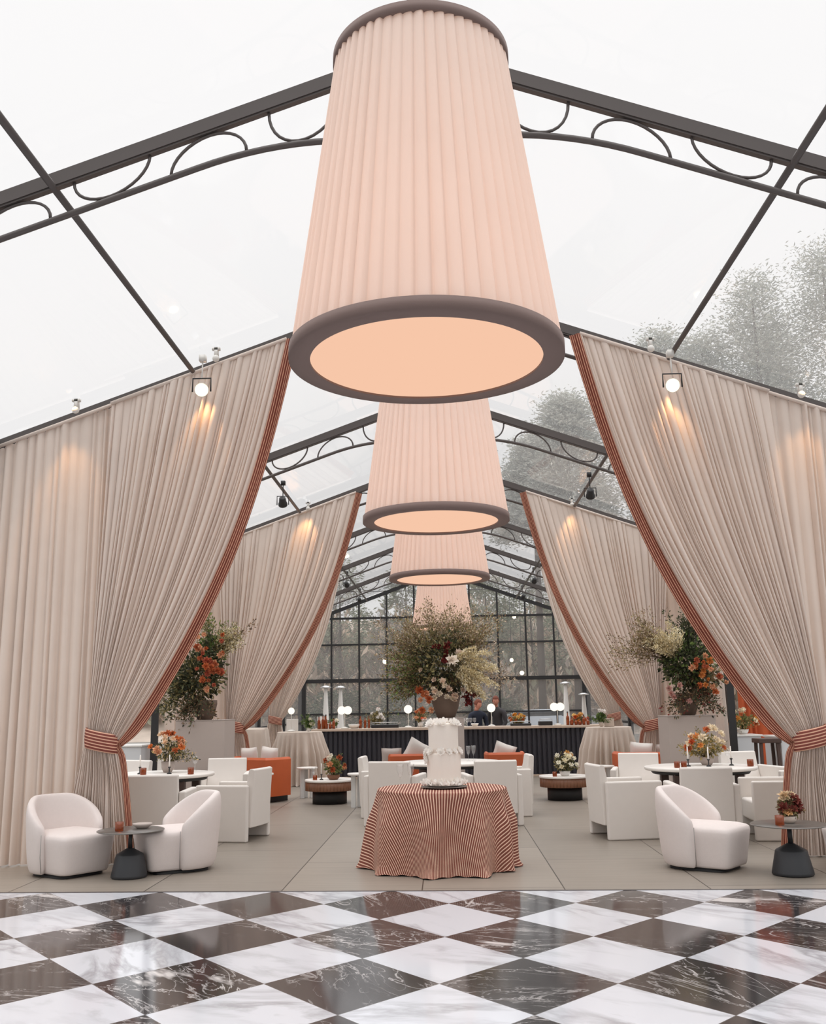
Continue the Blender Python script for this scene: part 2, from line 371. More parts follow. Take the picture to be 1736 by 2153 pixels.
# rafters with lower chord and half-round ornaments
def make_truss(label, y, full=True):
    t = thing('roof_truss', label, 'roof truss', (X0, y, 0), 0, 'arched roof trusses')
    for sg in (-1, 1):
        mb = MB(); mb.beam((0, 0, RZ - .065), (sg * HW, 0, RZ - .065 - SL * HW), .07, .07); mb.beam((0, 0, RZ - .01), (sg * HW, 0, RZ - .01 - SL * HW), .04, .045)
        mb.beam((0, 0, RZ - .108), (sg * HW, 0, RZ - .108 - SL * HW), .05, .02)
        put('rafter', mb, M['steel'], t, False)
    off = .36
    def cz(x): # lower chord: parallel, levelling out towards the ridge
        x = abs(x)
        if x >= 1.6: return RZ - off - SL * x
        q = max(x, .6); return RZ - off - SL * 1.6 + SL * ((1.6 - .6) ** 2 - (q - .6) ** 2) / 2
    path = [(-HW + .02 + (2 * HW - .04) * k / 80, 0, cz(-HW + .02 + (2 * HW - .04) * k / 80)) for k in range(81)]
    put('lower_chord', MB().tube(path, .024, 8), M['steel'], t)
    # ornaments: half rings, alternately standing on the chord and hanging from the rafter
    th = math.atan(SL)
    for sg in (-1, 1):
        k = 0; x = .82
        while x < HW - .4:
            zu = RZ - .12 - SL * x; zl = cz(x) + .02; hgt = zu - zl; rr = .275
            up = (k % 2 == 1)
            pts = []
            for q in range(17):
                a = PI * q / 16; dx = rr * math.cos(a); dz = hgt * math.sin(a) * .96
                px = x + dx
                base = (cz(px) + .02) if up else (RZ - .12 - SL * px)
                pts.append((sg * px, 0, base + (dz if up else -dz)))
            put('ornament', MB().tube(pts, .012, 6), M['steel'], t)
            x += .71; k += 1
    return t
names = ['nearest roof truss in front of the first drapes', 'roof truss the first pair of swagged drapes hangs from', 'roof truss between the two pairs of swagged drapes',
         'roof truss the second pair of swagged drapes hangs from', 'roof truss just beyond the second pair of drapes', 'roof truss above the far bar area',
         'farthest arched roof truss before the glass end wall']
for y, nm in zip(TY[:7], names): make_truss('charcoal metal arched ' + nm, y)
# purlins, ridge and eaves
def rod(name, a, b, r, label, cat, m='steel', group=None):
    o = put(name, MB().tube([a, b], r, 8), M[m]); tag(o, label, cat, group); return o
for sg, s in ((-1, 'left'), (1, 'right')):
    x = X0 + sg * 2.665
    rod('purlin', (x, YF, roofz(x) - .10), (x, YB, roofz(x) - .10), .028, 'long dark metal purlin running down the %s roof slope' % s, 'purlin', group=None)
    x = X0 + sg * HW
    mb = MB(); mb.beam((x, YF, EZ - .05), (x, YB, EZ - .05), .12, .18); put('trim_%d' % (3 + (sg > 0)), mb, M['steel'], None, False, kind='structure')
mb = MB(); mb.beam((X0, YF, RZ - .03), (X0, YB, RZ - .03), .10, .10); put('trim_2', mb, M['steel'], None, False, kind='structure')

# side posts with glazed bays; the bays 10.5-17.3 stay open
for sg, s in ((-1, 'left'), (1, 'right')):
    x = X0 + sg * HW
    ys = [1.0, 6.42, 10.50, 14.64, 17.3, 18.75, 22.81, 26.8, 30.9]
    mb = MB()
    for y in ys:
        w = .05 if y == 17.3 else .14
        if 14 < y < 15: continue
        mb.box(x - .06, x + .06, y - w / 2, y + w / 2, 0, EZ)
    for z in (1.05, 2.4, 3.5): mb.beam((x, 18.75, z), (x, YB, z), .05, .06)
    put('wall_' + s, mb, M['dark'], None, False, kind='structure')
    mb = MB(); mb.v = [(x, 18.75, 0), (x, YB, 0), (x, YB, EZ), (x, 18.75, EZ)]; mb.f = [(0, 1, 2, 3)]
    put('window_%d' % (2 + (sg > 0)), mb, M['pane'], None, False, kind='structure')
# glass end wall
mb = MB(); y = YB
for sg in (-1, 1):
    mb.box(X0 + sg * HW - .13, X0 + sg * HW + .13, y - .1, y + .1, 0, EZ)
    mb.beam((X0, y, RZ - .05), (X0 + sg * HW, y, EZ - .05), .1, .12)
for k in range(-4, 5):
    x = X0 - .0 + k * .99
    mb.box(x - .03, x + .03, y - .04, y + .04, 0, roofz(x) - .05)
for z, h in ((4.69, .07), (3.75, .06), (2.48, .13), (1.33, .06), (.1, .2)):
    mb.box(X0 - HW, X0 + HW, y - .05, y + .05, z - h / 2, z + h / 2)
put('wall_back', mb, M['dark'], None, False, kind='structure')
mb = MB(); mb.v = [(X0 - HW, y, 0), (X0 + HW, y, 0), (X0 + HW, y, EZ), (X0, y, RZ), (X0 - HW, y, EZ)]; mb.f = [(0, 1, 2, 3, 4)]
put('window_1', mb, M['pane'], None, False, kind='structure')

# ------------------------------------------------------------------ lanterns
def make_lantern(label, loc):
    t = thing('pleated_lantern', label, 'lantern', loc, 0, 'pleated drum lanterns down the middle of the tent')
    H0, H1, r0, r1 = 0.0, 1.583, .622, .422; n = 54 * 8; nv = 14; pts = []
    rng = random.Random(3); amp = [rng.uniform(.014, .028) for _ in range(54)]
    for v in range(nv):
        f = v / (nv - 1); R = r0 + (r1 - r0) * f
        for k in range(n):
            a = 2 * PI * k / n; ph = (k / 8) % 1; i = int(k / 8)
            d = amp[i] * (1 - (1 - ph) ** 3) if ph < .85 else amp[i] * (1 - ph) / .15   # knife pleat
            rr = R - .008 + d * (1.15 - .45 * f)
            pts.append((rr * math.cos(a), rr * math.sin(a), H0 + .02 + (H1 - .04) * f))
    put('shade', MB().grid(pts, n, nv, cu=True), M['shade'], t)
    put('bottom_rim', MB().lathe([(.548, .0), (.6475, .0), (.6475, .055), (.635, .06), (.635, .03), (.548, .012), (.548, 0)], 96, closed=True), M['rim'], t, bevel=0)
    put('top_rim', MB().lathe([(.40, H1 - .035), (.440, H1 - .035), (.440, H1 + .015), (.40, H1 + .015), (.40, H1 - .035)], 96, closed=True), M['rim'], t)
    put('diffuser', MB().lathe([(1e-5, .010), (.555, .010), (.555, .02), (1e-5, .02)], 64), M['diffuser'], t)
    mb = MB(); mb.tube([(0, 0, H1 + .01), (0, 0, RZ - loc[2] - .02)], .012, 8); mb.tube([(-.41, 0, H1), (.41, 0, H1)], .01, 6); mb.tube([(0, -.41, H1), (0, .41, H1)], .01, 6)
    mb.lathe([(.03, H1), (.03, H1 + .1), (.012, H1 + .12)], 12)
    put('hanging_cord', mb, M['dark'], t)
    return t
LX = -.06; LZ = 3.143
lan = [('huge blush pleated drum lantern nearest the camera, filling the top of the view', 4.378), ('blush pleated drum lantern hanging second from the camera', 8.48),
       ('blush pleated drum lantern hanging third from the camera', 12.49), ('far blush pleated lantern half hidden behind the tallest floral arrangement', 20.7)]
first = None
for lb, y in lan:
    if first is None: first = make_lantern(lb, (LX, y, LZ))
    else: dup(first, (LX, y, LZ), 0, lb)
    for z, p in ((.25, 2.3), (.7, 1.2), (1.2, .25)):
        ld = bpy.data.lights.new('lantern_bulb', 'POINT'); ld.energy = p; ld.color = (1, .62, .48); ld.shadow_soft_size = .12
        lo = bpy.data.objects.new('lantern_bulb', ld); C.objects.link(lo); lo.location = (LX, y, LZ + z)
        
# ------------------------------------------------------------------ drapes
def drape(label, side, y, xo, xi, xk, zk, nf=40, seed=1, trimw=.125, spread=.36, trim=True, hang=.13, ekw=.62):
    t = thing('swagged_drape', label, 'drape', (xk, y, 0), 0, 'swagged drapes tied back to the sides')
    rng = random.Random(seed)
    w = [rng.uniform(.45, 1.6) for _ in range(nf)]; tot = sum(w); cum = [0]
    for q in w: cum.append(cum[-1] + q / tot)
    amp = [rng.uniform(.45, 1.15) for _ in range(nf)]; born = [rng.random() for _ in range(nf)]
    SPF = 12; nu = nf * SPF + 1; NV1, NV2 = 70, 30
    zi = roofz(xi) - hang
    def line(u, k):
        u = min(max(u, 0), 1)
        Tx = xo + (xi - xo) * u; Tz = roofz(Tx) - hang
        Kx = xk + side * -.155 * (2 * u - 1); Kz = zk - .035 * (2 * u - 1)
        if k <= 1:
            s = (1 - k) ** 1.35; e = (.5 + .42 * (1 - u) ** 1.2) * (1 + ekw * (1 - s) ** 2)
            return Kx + (Tx - Kx) * s ** e, Kz + (Tz - Kz) * s
        s = k - 1; F = xk - side * spread * (2 * u - 1) * (.9 if u > .5 else 1.15)
        return Kx + (F - Kx) * s ** .75, Kz + (.015 - Kz) * s
    def pt(u, k, fi, ph, extra=0):
        x, z = line(u, k)
        A = amp[fi] * (.095 + .060 * min(k, 1)) * (1 if k <= 1 else 1.1)
        if k < .12: A *= .40 + .60 * k / .12
        near = math.exp(-((k - 1) / .06) ** 2); A *= 1 - .75 * near
        if k <= 1: A *= .30 + .70 * (1 - k) ** .6
        else: A *= .32 + .25 * (k - 1)
        f = abs(math.sin(PI * ph)) ** .36
        if born[fi] > .55 and k < 1: f = f * min(1, .35 + k / (born[fi]))    # shallower creases that deepen downwards
        bulge = -.10 * math.sqrt(max(0, 1 - (2 * u - 1) ** 2)) * math.exp(-((k - 1) / .22) ** 2)
        yy = -f * A + bulge + (.09 * (k - 1) if k > 1 else 0) + .012 * math.sin(7 * u + 3 * k + seed)
        return (x - xk, yy, z)
    pts = []; ks = [i / (NV1 - 1) for i in range(NV1)] + [1 + (i + 1) / NV2 for i in range(NV2)]
    for k in ks:
        for c in range(nu):
            fi = min(c // SPF, nf - 1); ph = (c - fi * SPF) / SPF; u = cum[fi] + (cum[fi + 1] - cum[fi]) * ph
            pts.append(pt(u, k, fi, ph))
    put('fabric', MB().grid(pts, nu, len(ks)), M['drape'], t)
    # header roll
    a, b = line(0, 0), line(1, 0)
    put('header_hem', MB().tube([(a[0] - xk, -.02, a[1] + .01), (b[0] - xk, -.02, b[1] + .01)], .022, 8), M['drape'], t)
    if trim:
        nt = 22; pts = []; uv = []; prev = None; L = 0
        for k in ks:
            x, z = line(1, k); x2, z2 = line(1, min(k + .01, 2)) if k < 1.99 else (x, z - .01); 
            if k >= 1.99: x2, z2 = line(1, 2); x1, z1 = line(1, 1.98); d = Vector((x2 - x1, z2 - z1)).normalized()
            else: d = Vector((x2 - x, z2 - z)).normalized()
            n2 = Vector((d.y, -d.x)); 
            if n2.x * side > 0: n2 = -n2
            if prev is not None: L += (Vector((x, z)) - prev).length
            prev = Vector((x, z)); nar = (1 - .55 * math.exp(-((k - 1) / .07) ** 2)) * (.55 if k > 1 else 1)
            for q in range(nt):
                f = q / (nt - 1); ww = trimw * f * nar
                yy = -.03 - .022 * abs(math.sin(PI * f * 1.5 + .6)) - .012 * math.sin(5 * f + L * 2.2) - .06 * math.exp(-((k - 1) / .12) ** 2) * (1 - f)
                pts.append((x + n2.x * ww - xk, yy, z + n2.y * ww if k < 1.97 else max(z, .012))); uv.append((trimw * f, L))
        mb = MB().grid(pts, nt, len(ks)); mb.uv = uv
        put('striped_trim', mb, M['trim'], t, label='rust and cream striped edging')
    # tieback band
    pts = []; uv = []; n = 48; m = 9
    for v in range(m):
        f = v / (m - 1); bl = 1 + .05 * math.sin(PI * f)
        for k in range(n):
            a = 2 * PI * k / n; x = .175 * math.cos(a) * bl
            pts.append((x, -.03 + .135 * math.sin(a) * bl, zk - .10 + .20 * f + x * side * .22)); uv.append((.2 * f, a * .15))
    mb = MB().grid(pts, n, m, cu=True); mb.uv = uv
    put('tieback', mb, M['tie'], t, solid=.01, label='rust and cream striped tieback')
    return t
drape('oatmeal swagged drape at front left, tied back low beside the lounge chairs', -1, 10.42, -3.70, -1.72, -3.62, 1.25, 30, 1)
drape('oatmeal swagged drape at front right, tied back near the right frame edge', 1, 10.42, 3.62, 1.58, 3.70, 1.17, 30, 2)
drape('farther left swagged drape whose tieback ends beside the far cocktail table', -1, 18.58, -4.4, -1.68, -3.98, 1.24, 28, 3)
drape('farther right swagged drape whose tieback ends beside the right orange sofa', 1, 18.58, 4.3, 1.62, 3.80, 1.16, 28, 4)
drape('farthest left swagged drape, a sliver of pale fabric by the glass wall', -1, 26.66, -4.9, -2.85, -4.62, 1.25, 26, 5, trim=False)
drape('farthest right swagged drape behind the second right one', 1, 26.66, 4.7, 2.65, 4.42, 1.2, 26, 6, trim=False)

def straight(label, xa, xb, y, nf, seed, yb=None, ztop=None, amp0=.14, m='drape', name='straight_drape', z0=.012):
    """floor-length hanging panel with soft irregular folds"""
    rng = random.Random(seed); yb = y if yb is None else yb
    w = [rng.uniform(.4, 1.8) for _ in range(nf)]; tot = sum(w); pts = []; SPF = 10; nv = 26
    nu = nf * SPF + 1; am = [rng.uniform(.4, 1.2) for _ in range(nf)]; dr = [rng.uniform(-.3, .3) for _ in range(nf)]
    cum = [0]
    for q in w: cum.append(cum[-1] + q / tot)
    L = math.hypot(xb - xa, yb - y); nx, ny = -(yb - y) / L, (xb - xa) / L
    for v in range(nv):
        f = v / (nv - 1)
        for c in range(nu):
            fi = min(c // SPF, nf - 1); ph = (c - fi * SPF) / SPF; u = cum[fi] + (cum[fi + 1] - cum[fi]) * ph
            x = xa + (xb - xa) * u; yy = y + (yb - y) * u
            zt = (ztop if ztop else (roofz(x) - .11)); z = zt + (z0 - zt) * f
            A = amp0 * am[fi] * (.35 + .75 * f); g = abs(math.sin(PI * ph)) ** (1.4 if ph < .5 else .4)
            x += dr[fi] * .05 * f
            x -= nx * g * A; yy -= ny * g * A + .02 * math.sin(6 * u + 2.5 * f + seed)
            pts.append((x, yy, z))
    mb = MB().grid(pts, nu, nv)
    if not ztop: mb.tube([(xa, y - .05, roofz(xa) - .10), (xb, yb - .05, roofz(xb) - .10)], .022, 8)
    o = put(name, mb, M[m]); tag(o, label, 'drape'); return o
straight('plain floor-length oatmeal drape at far left of the view, behind the left lounge chair', -5.05, -3.5, 10.54, 15, 11)
straight('plain floor-length oatmeal drape at the right frame edge beside the tieback', 3.62, 4.95, 10.54, 12, 12)
straight('plain oatmeal side drape standing behind the left grey plinth', -4.95, -3.9, 18.70, 8, 13)
straight('plain oatmeal side drape beside the right grey plinth, straight to the floor', 4.85, 3.75, 18.70, 8, 14)
straight('oatmeal drape along the left side wall next to the dark door post', -5.0, -4.98, 17.45, 9, 15, yb=18.7, ztop=EZ - .1)
straight('oatmeal drape along the right side wall next to the dark door post', 4.78, 4.8, 17.42, 9, 16, yb=18.7, ztop=EZ - .1)

# spotlights clamped to the trusses, and the small white clamps
def spot(loc, tgt, e, size=1.0, col=(1, .52, .20), r=.04, blend=.6):
    ld = bpy.data.lights.new('spot_beam', 'SPOT'); ld.energy = e; ld.color = col; ld.spot_size = size; ld.spot_blend = blend; ld.shadow_soft_size = r
    lo = bpy.data.objects.new('spot_beam', ld); C.objects.link(lo); lo.location = loc
    lo.rotation_euler = (Vector(tgt) - Vector(loc)).to_track_quat('-Z', 'Y').to_euler()
def par_can(label, loc, face, lit):
    t = thing('spotlight', label, 'spotlight', loc, 0)
    d = (Vector(face) - Vector(loc)).normalized(); q = d.to_track_quat('Y', 'Z').to_matrix().to_4x4()
    mb = MB(); prof = [(.03, -.13), (.055, -.12), (.065, -.03), (.078, .0), (.078, .03), (.072, .03), (.072, .0)]
    mb.lathe(prof, 24); mb.xf(q @ Matrix.Rotation(-PI / 2, 4, 'X')); put('can', mb, M['white_metal' if lit else 'dark'], t)
    mb = MB().sphere((0, 0, 0), .052, 16, 8, sz=.35); mb.xf(q @ Matrix.Rotation(-PI / 2, 4, 'X') @ Matrix.Translation((0, 0, .012))); put('lens', mb, M['glow'] if lit else M['chrome'], t)
    mb = MB(); mb.tube([(-.10, 0, -.02), (-.10, 0, .13), (.10, 0, .13), (.10, 0, -.02)], .009, 6); put('yoke', mb, M['dark'], t)
    mb = MB(); mb.tube([(0, 0, .13), (.0, .02, .36)], .008, 6); mb.box(-.035, .035, -.02, .06, .33, .40); put('clamp', mb, M['white_metal' if lit else 'dark'], t)
    return t
par_can('lit spotlight hanging in front of the front left drape, warm bulb glowing', (-2.60, 10.10, 4.98), (-1.6, 6, 3.6), True)
par_can('lit spotlight hanging in front of the front right drape, warm bulb glowing', (2.50, 10.10, 4.89), (1.6, 6, 3.6), True)
spot((-2.60, 10.20, 5.10), (-2.66, 10.40, 3.9), 34, .95)
spot((2.50, 10.20, 5.02), (2.56, 10.40, 3.8), 34, .95)
def clamp(label, x, y, g='white clamps on the drape trusses'):
    z = roofz(x) - .06; mb = MB(); mb.sphere((0, -.06, -.03), .04, 12, 8); mb.box(-.02, .02, -.07, .0, -.02, .10); mb.box(-.045, .045, -.07, -.03, .07, .10)
    o = put('clamp', mb, M['white_metal'], None); o.location = (x, y - .06, z); tag(o, label, 'clamp', g)
clamp('small white clamp light on the front left rafter, left of the lit spotlight', -4.06, 10.42)
clamp('small white clamp light on the front left rafter, right of the lit spotlight', -2.50, 10.42)
clamp('small white clamp light on the front right rafter, left of the lit spotlight', 2.34, 10.42)
clamp('small white clamp light on the front right rafter at the frame edge', 3.93, 10.42)
clamp('small white clamp light on the second left drape rafter', -2.62, 18.66)
clamp('small white clamp light on the second right drape rafter', 2.50, 18.66)
for x, y, e in ((-4.08, 10.46, 24), (3.95, 10.46, 24), (-2.64, 18.6, 34), (2.52, 18.6, 34)):
    z = roofz(x) - .1; spot((x, y - .24, z + .10), (x - .04, y + .0, z - 1.3), e, .95)
par_can('dark unlit spotlight under the left purlin between the two drapes', (-2.72, 16.2, 4.98), (-2.9, 18.7, 3.0), False)
par_can('dark unlit spotlight under the right purlin between the two drapes', (2.50, 16.2, 5.0), (2.7, 18.7, 3.0), False)
for sg, s in ((-1, 'left'), (1, 'right')):
    for y, w in ((24.5, 'nearer'), (27.6, 'middle'), (31.8, 'farthest')):
        x = X0 + sg * 2.665
        par_can('small dark spotlight on the %s purlin in the far bays, %s of three' % (s, w), (x, y, 4.98), (x - sg * .5, y + 4, 3), False)

# ------------------------------------------------------------------ lounge chairs and side tables
def rbox(w, d, z0, z1, p=4, n=40, taper=1.0, rings=6):
    """superellipse block"""
    mb = MB(); pts = []
    prof = [(z0, taper * .97), (z0 + .02, taper), ] + [(z0 + .02 + (z1 - z0 - .07) * k / rings, taper + (1 - taper) * k / rings) for k in range(1, rings + 1)] + [(z1 - .02, .985), (z1 - .005, .93), (z1 + .012, .75), (z1 + .022, .4), (z1 + .026, .001)]
    for z, s in prof:
        for k in range(n):
            a = 2 * PI * k / n; c, q = math.cos(a), math.sin(a)
            r = (abs(c) ** p + abs(q) ** p) ** (-1 / p)
            pts.append((c * r * w / 2 * s, q * r * d / 2 * s, z))
    mb.grid(pts, n, len(prof), cu=True); mb.f.append(tuple(reversed(range(n)))); return mb
def make_lounge(label, loc, rz):
    t = thing('lounge_chair', label, 'chair', loc, rz, 'white boucle lounge chairs')
    mb = rbox(.60, .72, .035, .40, 8, 80, .88); mb.xf(Matrix.Translation((0, .06, 0))); put('seat', mb, M['boucle'], t)
    mb = rbox(.50, .56, .0, .05, 6, 40, 1); mb.v = [(x, y + .04, min(z, .045)) for x, y, z in mb.v]; put('plinth_base', mb, M['black'], t)
    # wrap-around back: cross-section swept through 250 degrees behind the seat
    nphi = 41; sec = 20; pts = []
    for i in range(nphi):
        f = -1 + 2 * i / (nphi - 1); ph = f * 1.95        # angle away from straight back
        h = .74 - .30 * max(0, (abs(f) - .25) / .75) ** 1.7
        e = max(0, (abs(f) - .90) / .10); th = .105 * (1 - .75 * e * e)
        rx, ry = .385, .37
        for k in range(sec):
            a = 2 * PI * k / sec; c, s2 = math.cos(a), math.sin(a); p = 5
            r = (abs(c) ** p + abs(s2) ** p) ** (-1 / p)
            zc = (h + .03) / 2; hz = (h - .03) / 2
            z = zc + s2 * r * hz; zf = (z - .03) / .71
            inn = c * r * th / 2
            sh = .90 + .10 * min(1, zf * 1.3) + .02 * zf
            X = math.sin(ph) * (rx * sh + inn - .05); Y = -math.cos(ph) * (ry * sh + inn - .05)
            if Y > 0: Y *= 1.0
            pts.append((X, Y - .02, z))
    mb = MB().grid(pts, sec, nphi, cu=True); mb.f += [tuple(reversed(range(sec))), tuple((nphi - 1) * sec + k for k in range(sec))]
    put('backrest', mb, M['boucle'], t, sub=1)
    for sg in (-1, 1):
        x = sg * .352; put('seam', MB().tube([(x * .93, .105, .05), (x, .115, .2), (x * 1.0, .115, .40)], .004, 5), M['seam'], t)
    return t
lc = make_lounge('white rounded lounge chair at far left of the deck, left of the small black-based table', (-3.78, 9.96, 0), 0)
lc.rotation_euler.z = math.atan2(-.60, .80) - PI / 2
dup(lc, (-2.70, 10.14, 0), math.atan2(-.54, -.84) - PI / 2, 'white rounded lounge chair facing away from the swagged tail, right of the left small table')
dup(lc, (2.40, 9.92, 0), math.atan2(-.62, .78) - PI / 2, 'white rounded lounge chair on the right, left of the small table with flowers')
dup(lc, (3.98, 9.75, 0), math.atan2(-.60, -.80) - PI / 2, 'white rounded lounge chair cut off by the right frame edge')
def make_side_table(label, loc):
    t = thing('side_table', label, 'side table', loc, 0, 'small tables with a heavy black base')
    put('base', MB().lathe([(.158, 0), (.170, .012), (.168, .03), (.130, .205), (.122, .215), (.04, .262), (.03, .268)], 48), M['iron'], t)
    put('stem', MB().lathe([(.021, .255), (.019, .425)], 16), M['black'], t)
    put('tabletop', MB().lathe([(.31, .425), (.315, .428), (.315, .434), (.31, .437)], 64), M['grey_top'], t)
    return t
st = make_side_table('small round grey table with black weighted base between the two left lounge chairs', (-3.06, 9.68, 0))
dup(st, (3.10, 9.42, 0), 0, 'small round grey table with black weighted base, holding a bowl of flowers, right', scale=(1.08, 1.08, 1.02))
def votive(label, loc, group='amber glass votive candles', s=1.0):
    t = thing('votive_candle', label, 'candle', loc, 0, group); t.scale = (s, s, s)
    put('glass', MB().lathe([(.036, 0), (.040, .005), (.040, .085), (.036, .085), (.035, .012), (1e-5, .01)], 20), M['amber'], t)
    put('flame', MB().sphere((0, 0, .042), .012, 8, 8, sz=1.9), M['glow'], t); return t
v0 = votive('amber glass votive on the left small round table', (-3.13, 9.55, .437))
dup(v0, (2.98, 9.30, .446), 0, 'amber glass votive on the right small round table, beside the flower bowl')
tag(put('dish', MB().lathe([(.05, 0), (.09, .03), (.095, .045), (.088, .045), (.045, .01), (1e-5, .008)], 28).xf(Matrix.Translation((-2.98, 9.78, .437))), M['pedestal']), 'shallow beige dish on the left small round table', 'dish')

# ------------------------------------------------------------------ cake table
def tablecloth(label, cx, cy, r, h, m, folds, seed, flare=.10, nm='tablecloth', cat='tablecloth', amp=.035, planar=True, group=None, left=0):
    rng = random.Random(seed); n = 360; pts = []; uv = []; ph = rng.uniform(0, 6); rows = []
    for k in range(1, 9): rows.append((r * k / 8, 0, 0))
    for k in range(1, 5): a = k / 4 * PI / 2; rows.append((r + .014 * math.sin(a), .014 * (1 - math.cos(a)), 0))
    for k in range(1, 31): rows.append((None, .014 + (h - .014) * k / 30, k / 30))
    pw = [rng.uniform(.5, 1.5) for _ in range(folds)]; tt = sum(pw); cum = [0]
    for w in pw: cum.append(cum[-1] + w / tt)
    am = [rng.uniform(.6, 1.3) for _ in range(folds)]
    pts.append((0, 0, h)); uv.append((0, 0))
    for ri, (rr, dz, f) in enumerate(rows):
        for q in range(n):
            u = q / n; a = 2 * PI * u + ph
            if rr is None:
                i = 0
                while cum[i + 1] < u: i += 1
                p = (u - cum[i]) / (cum[i + 1] - cum[i])
                g = math.sin(PI * p) ** 2
                R = r + .014 + (flare + left * max(0, -math.cos(a)) ** 2) * f ** .8 * .6 + amp * am[i] * g * min(1, f * 2.5) * (1 + f) + .01 * math.sin(3 * a + 5 * f)
                if f > .90 and m == M['cake_cloth']: R += (f - .90) * .30 * (.0 + g) * (1 + .5 * math.sin(17 * a)); 
                elif f > .93: R += (f - .93) * .35 * (.5 + g)
                a2 = a + .02 * math.sin(9 * a) * f
                z = max(h - dz, .006 + .01 * (1 + math.sin(31 * a)) * .5 if f > .97 else 0); flat = r + dz
            else: R, a2, z, flat = rr, a, h - dz, rr
            pts.append((R * math.cos(a2), R * math.sin(a2), z)); uv.append((flat * math.cos(a), flat * math.sin(a)))
    mb = MB(); mb.v = pts
    mb.f = [(0, 1 + q, 1 + (q + 1) % n) for q in range(n)]
    for ri in range(len(rows) - 1):
        b = 1 + ri * n
        mb.f += [(b + q, b + n + q, b + n + (q + 1) % n, b + (q + 1) % n) for q in range(n)]
    mb.uv = uv; o = put(nm, mb, m); o.location = (cx, cy, 0)
    if m != M['cake_cloth']: o.rotation_euler = (0, 0, seed)
    tag(o, label, cat, group); return o
CX, CY = -.07, 10.08
tablecloth('rust and cream striped cloth draped to the floor over the round cake table', CX, CY, .63, .755, M['cake_cloth'], 13, 4, flare=-.03, amp=.056, left=.12)
t = thing('round_table', 'round table hidden under the striped cloth, carrying the cake', 'table', (CX, CY, 0))
put('tabletop', MB().lathe([(.615, .715), (.62, .72), (.62, .748), (.615, .752)], 64), M['walnut'], t)
for k in range(4):
    a = PI / 4 + k * PI / 2; put('leg', MB().tube([(.4 * math.cos(a), .4 * math.sin(a), 0), (.4 * math.cos(a), .4 * math.sin(a), .716)], .018, 8), M['dark'], t)
# cake
KX, KY = -.045, 10.0
t = thing('cake_stand', 'low grey scalloped plate under the white wedding cake', 'cake stand', (KX, KY, .757))
put('plate', MB().lathe([(.17, 0), (.19, .006), (.228, .012), (.232, .016), (.225, .018), (1e-5, .016)], 48), M['grey_top'], t)
rng = random.Random(21)
def petal(c, d, size, mb, cup=.35, w=.8):
    d = Vector(d).normalized(); s = d.cross(Vector((rng.uniform(-.3, .3), rng.uniform(-.3, .3), 1))).normalized(); nn = s.cross(d)
    b = len(mb.v); c = Vector(c); nv_, nu_ = 4, 3
    for i in range(nv_):
        f = i / (nv_ - 1); ww = size * w * math.sin(PI * (.12 + .8 * f)) * .5
        for j in range(nu_):
            g = -1 + j
            p = c + d * size * f + s * ww * g + nn * (cup * size * (f * f * .6 + g * g * .22)); mb.v.append(tuple(p))
    for i in range(nv_ - 1):
        for j in range(nu_ - 1): q = b + i * nu_ + j; mb.f.append((q, q + 1, q + 1 + nu_, q + nu_))
def blossom_mesh(size, n=11, name='blossom', m=None, open_=1.0, layers=2):
    mb = MB()
    for L in range(layers):
        k = n - L * 3
        for q in range(k):
            a = 2 * PI * q / k + L * .4 + rng.uniform(-.15, .15); up = .35 + L * .75 + rng.uniform(-.15, .2)
            petal((0, 0, 0), (math.cos(a) * open_, math.sin(a) * open_, up), size * (1 - .18 * L), mb)
    return mb
cake = thing('wedding_cake', 'two tall tiers of cream wedding cake with white petals, on the striped table', 'cake', (KX, KY, .782))
def tier(r, z0, z1):
    return MB().lathe([(r - .004, z0), (r, z0 + .004), (r + .001, z0 + .05), (r, (z0 + z1) / 2), (r + .001, z1 - .02), (r - .003, z1 - .006), (r - .012, z1), (1e-5, z1)], 64)
put('cake_tier', tier(.168, 0, .315), M['icing'], cake); put('cake_tier', tier(.148, .315, .60), M['icing'], cake)
def cakeflower(x, y, z, s, out):
    mb = blossom_mesh(s, 8, layers=2); q = Vector(out).to_track_quat('Z', 'Y').to_matrix().to_4x4(); mb.xf(Matrix.Translation((x, y, z)) @ q)
    put('icing_flower', mb, M['petal_white'], cake, label='white sugar flower')
for k in range(13):
    a = 2 * PI * k / 13 + rng.uniform(-.15, .15); cakeflower(.128 * math.cos(a), .128 * math.sin(a), .592, .044 + rng.random() * .025, (math.cos(a), math.sin(a), .9))
for k in range(15):
    a = 2 * PI * k / 15 + rng.uniform(-.1, .1)
    if math.sin(a) < -.55 and rng.random() < .4: continue
    cakeflower(.158 * math.cos(a), .158 * math.sin(a), .325, .036 + rng.random() * .022, (math.cos(a), math.sin(a), .5))
for k in range(3): a = PI + .2 + k * .12; cakeflower(.172 * math.cos(a), .172 * math.sin(a), .30 - .03 * k, .045, (math.cos(a), math.sin(a), .1))
mb = MB()
for k in range(240):
    a = rng.uniform(0, 2 * PI); r = rng.uniform(.16, .225); petal((r * math.cos(a), r * math.sin(a), .006 + rng.random() * .045 * (.24 - r) / .08), (rng.uniform(-1, 1), rng.uniform(-1, 1), .6), rng.uniform(.03, .055), mb)
put('petal_ring', mb, M['petal_white'], cake, label='loose white petals around the foot of the cake')
def flute(label, loc, group=None):
    t = thing('champagne_flute', label, 'glass', loc, 0, group)
    put('bowl', MB().lathe([(.006, .09), (.02, .11), (.031, .16), (.034, .22), (.033, .22), (.03, .16), (.018, .115), (1e-5, .105)], 24), M['clear'], t)
    put('stem', MB().lathe([(.034, 0), (.03, .003), (.006, .008), (.0045, .05), (.006, .092)], 20), M['clear'], t); return t
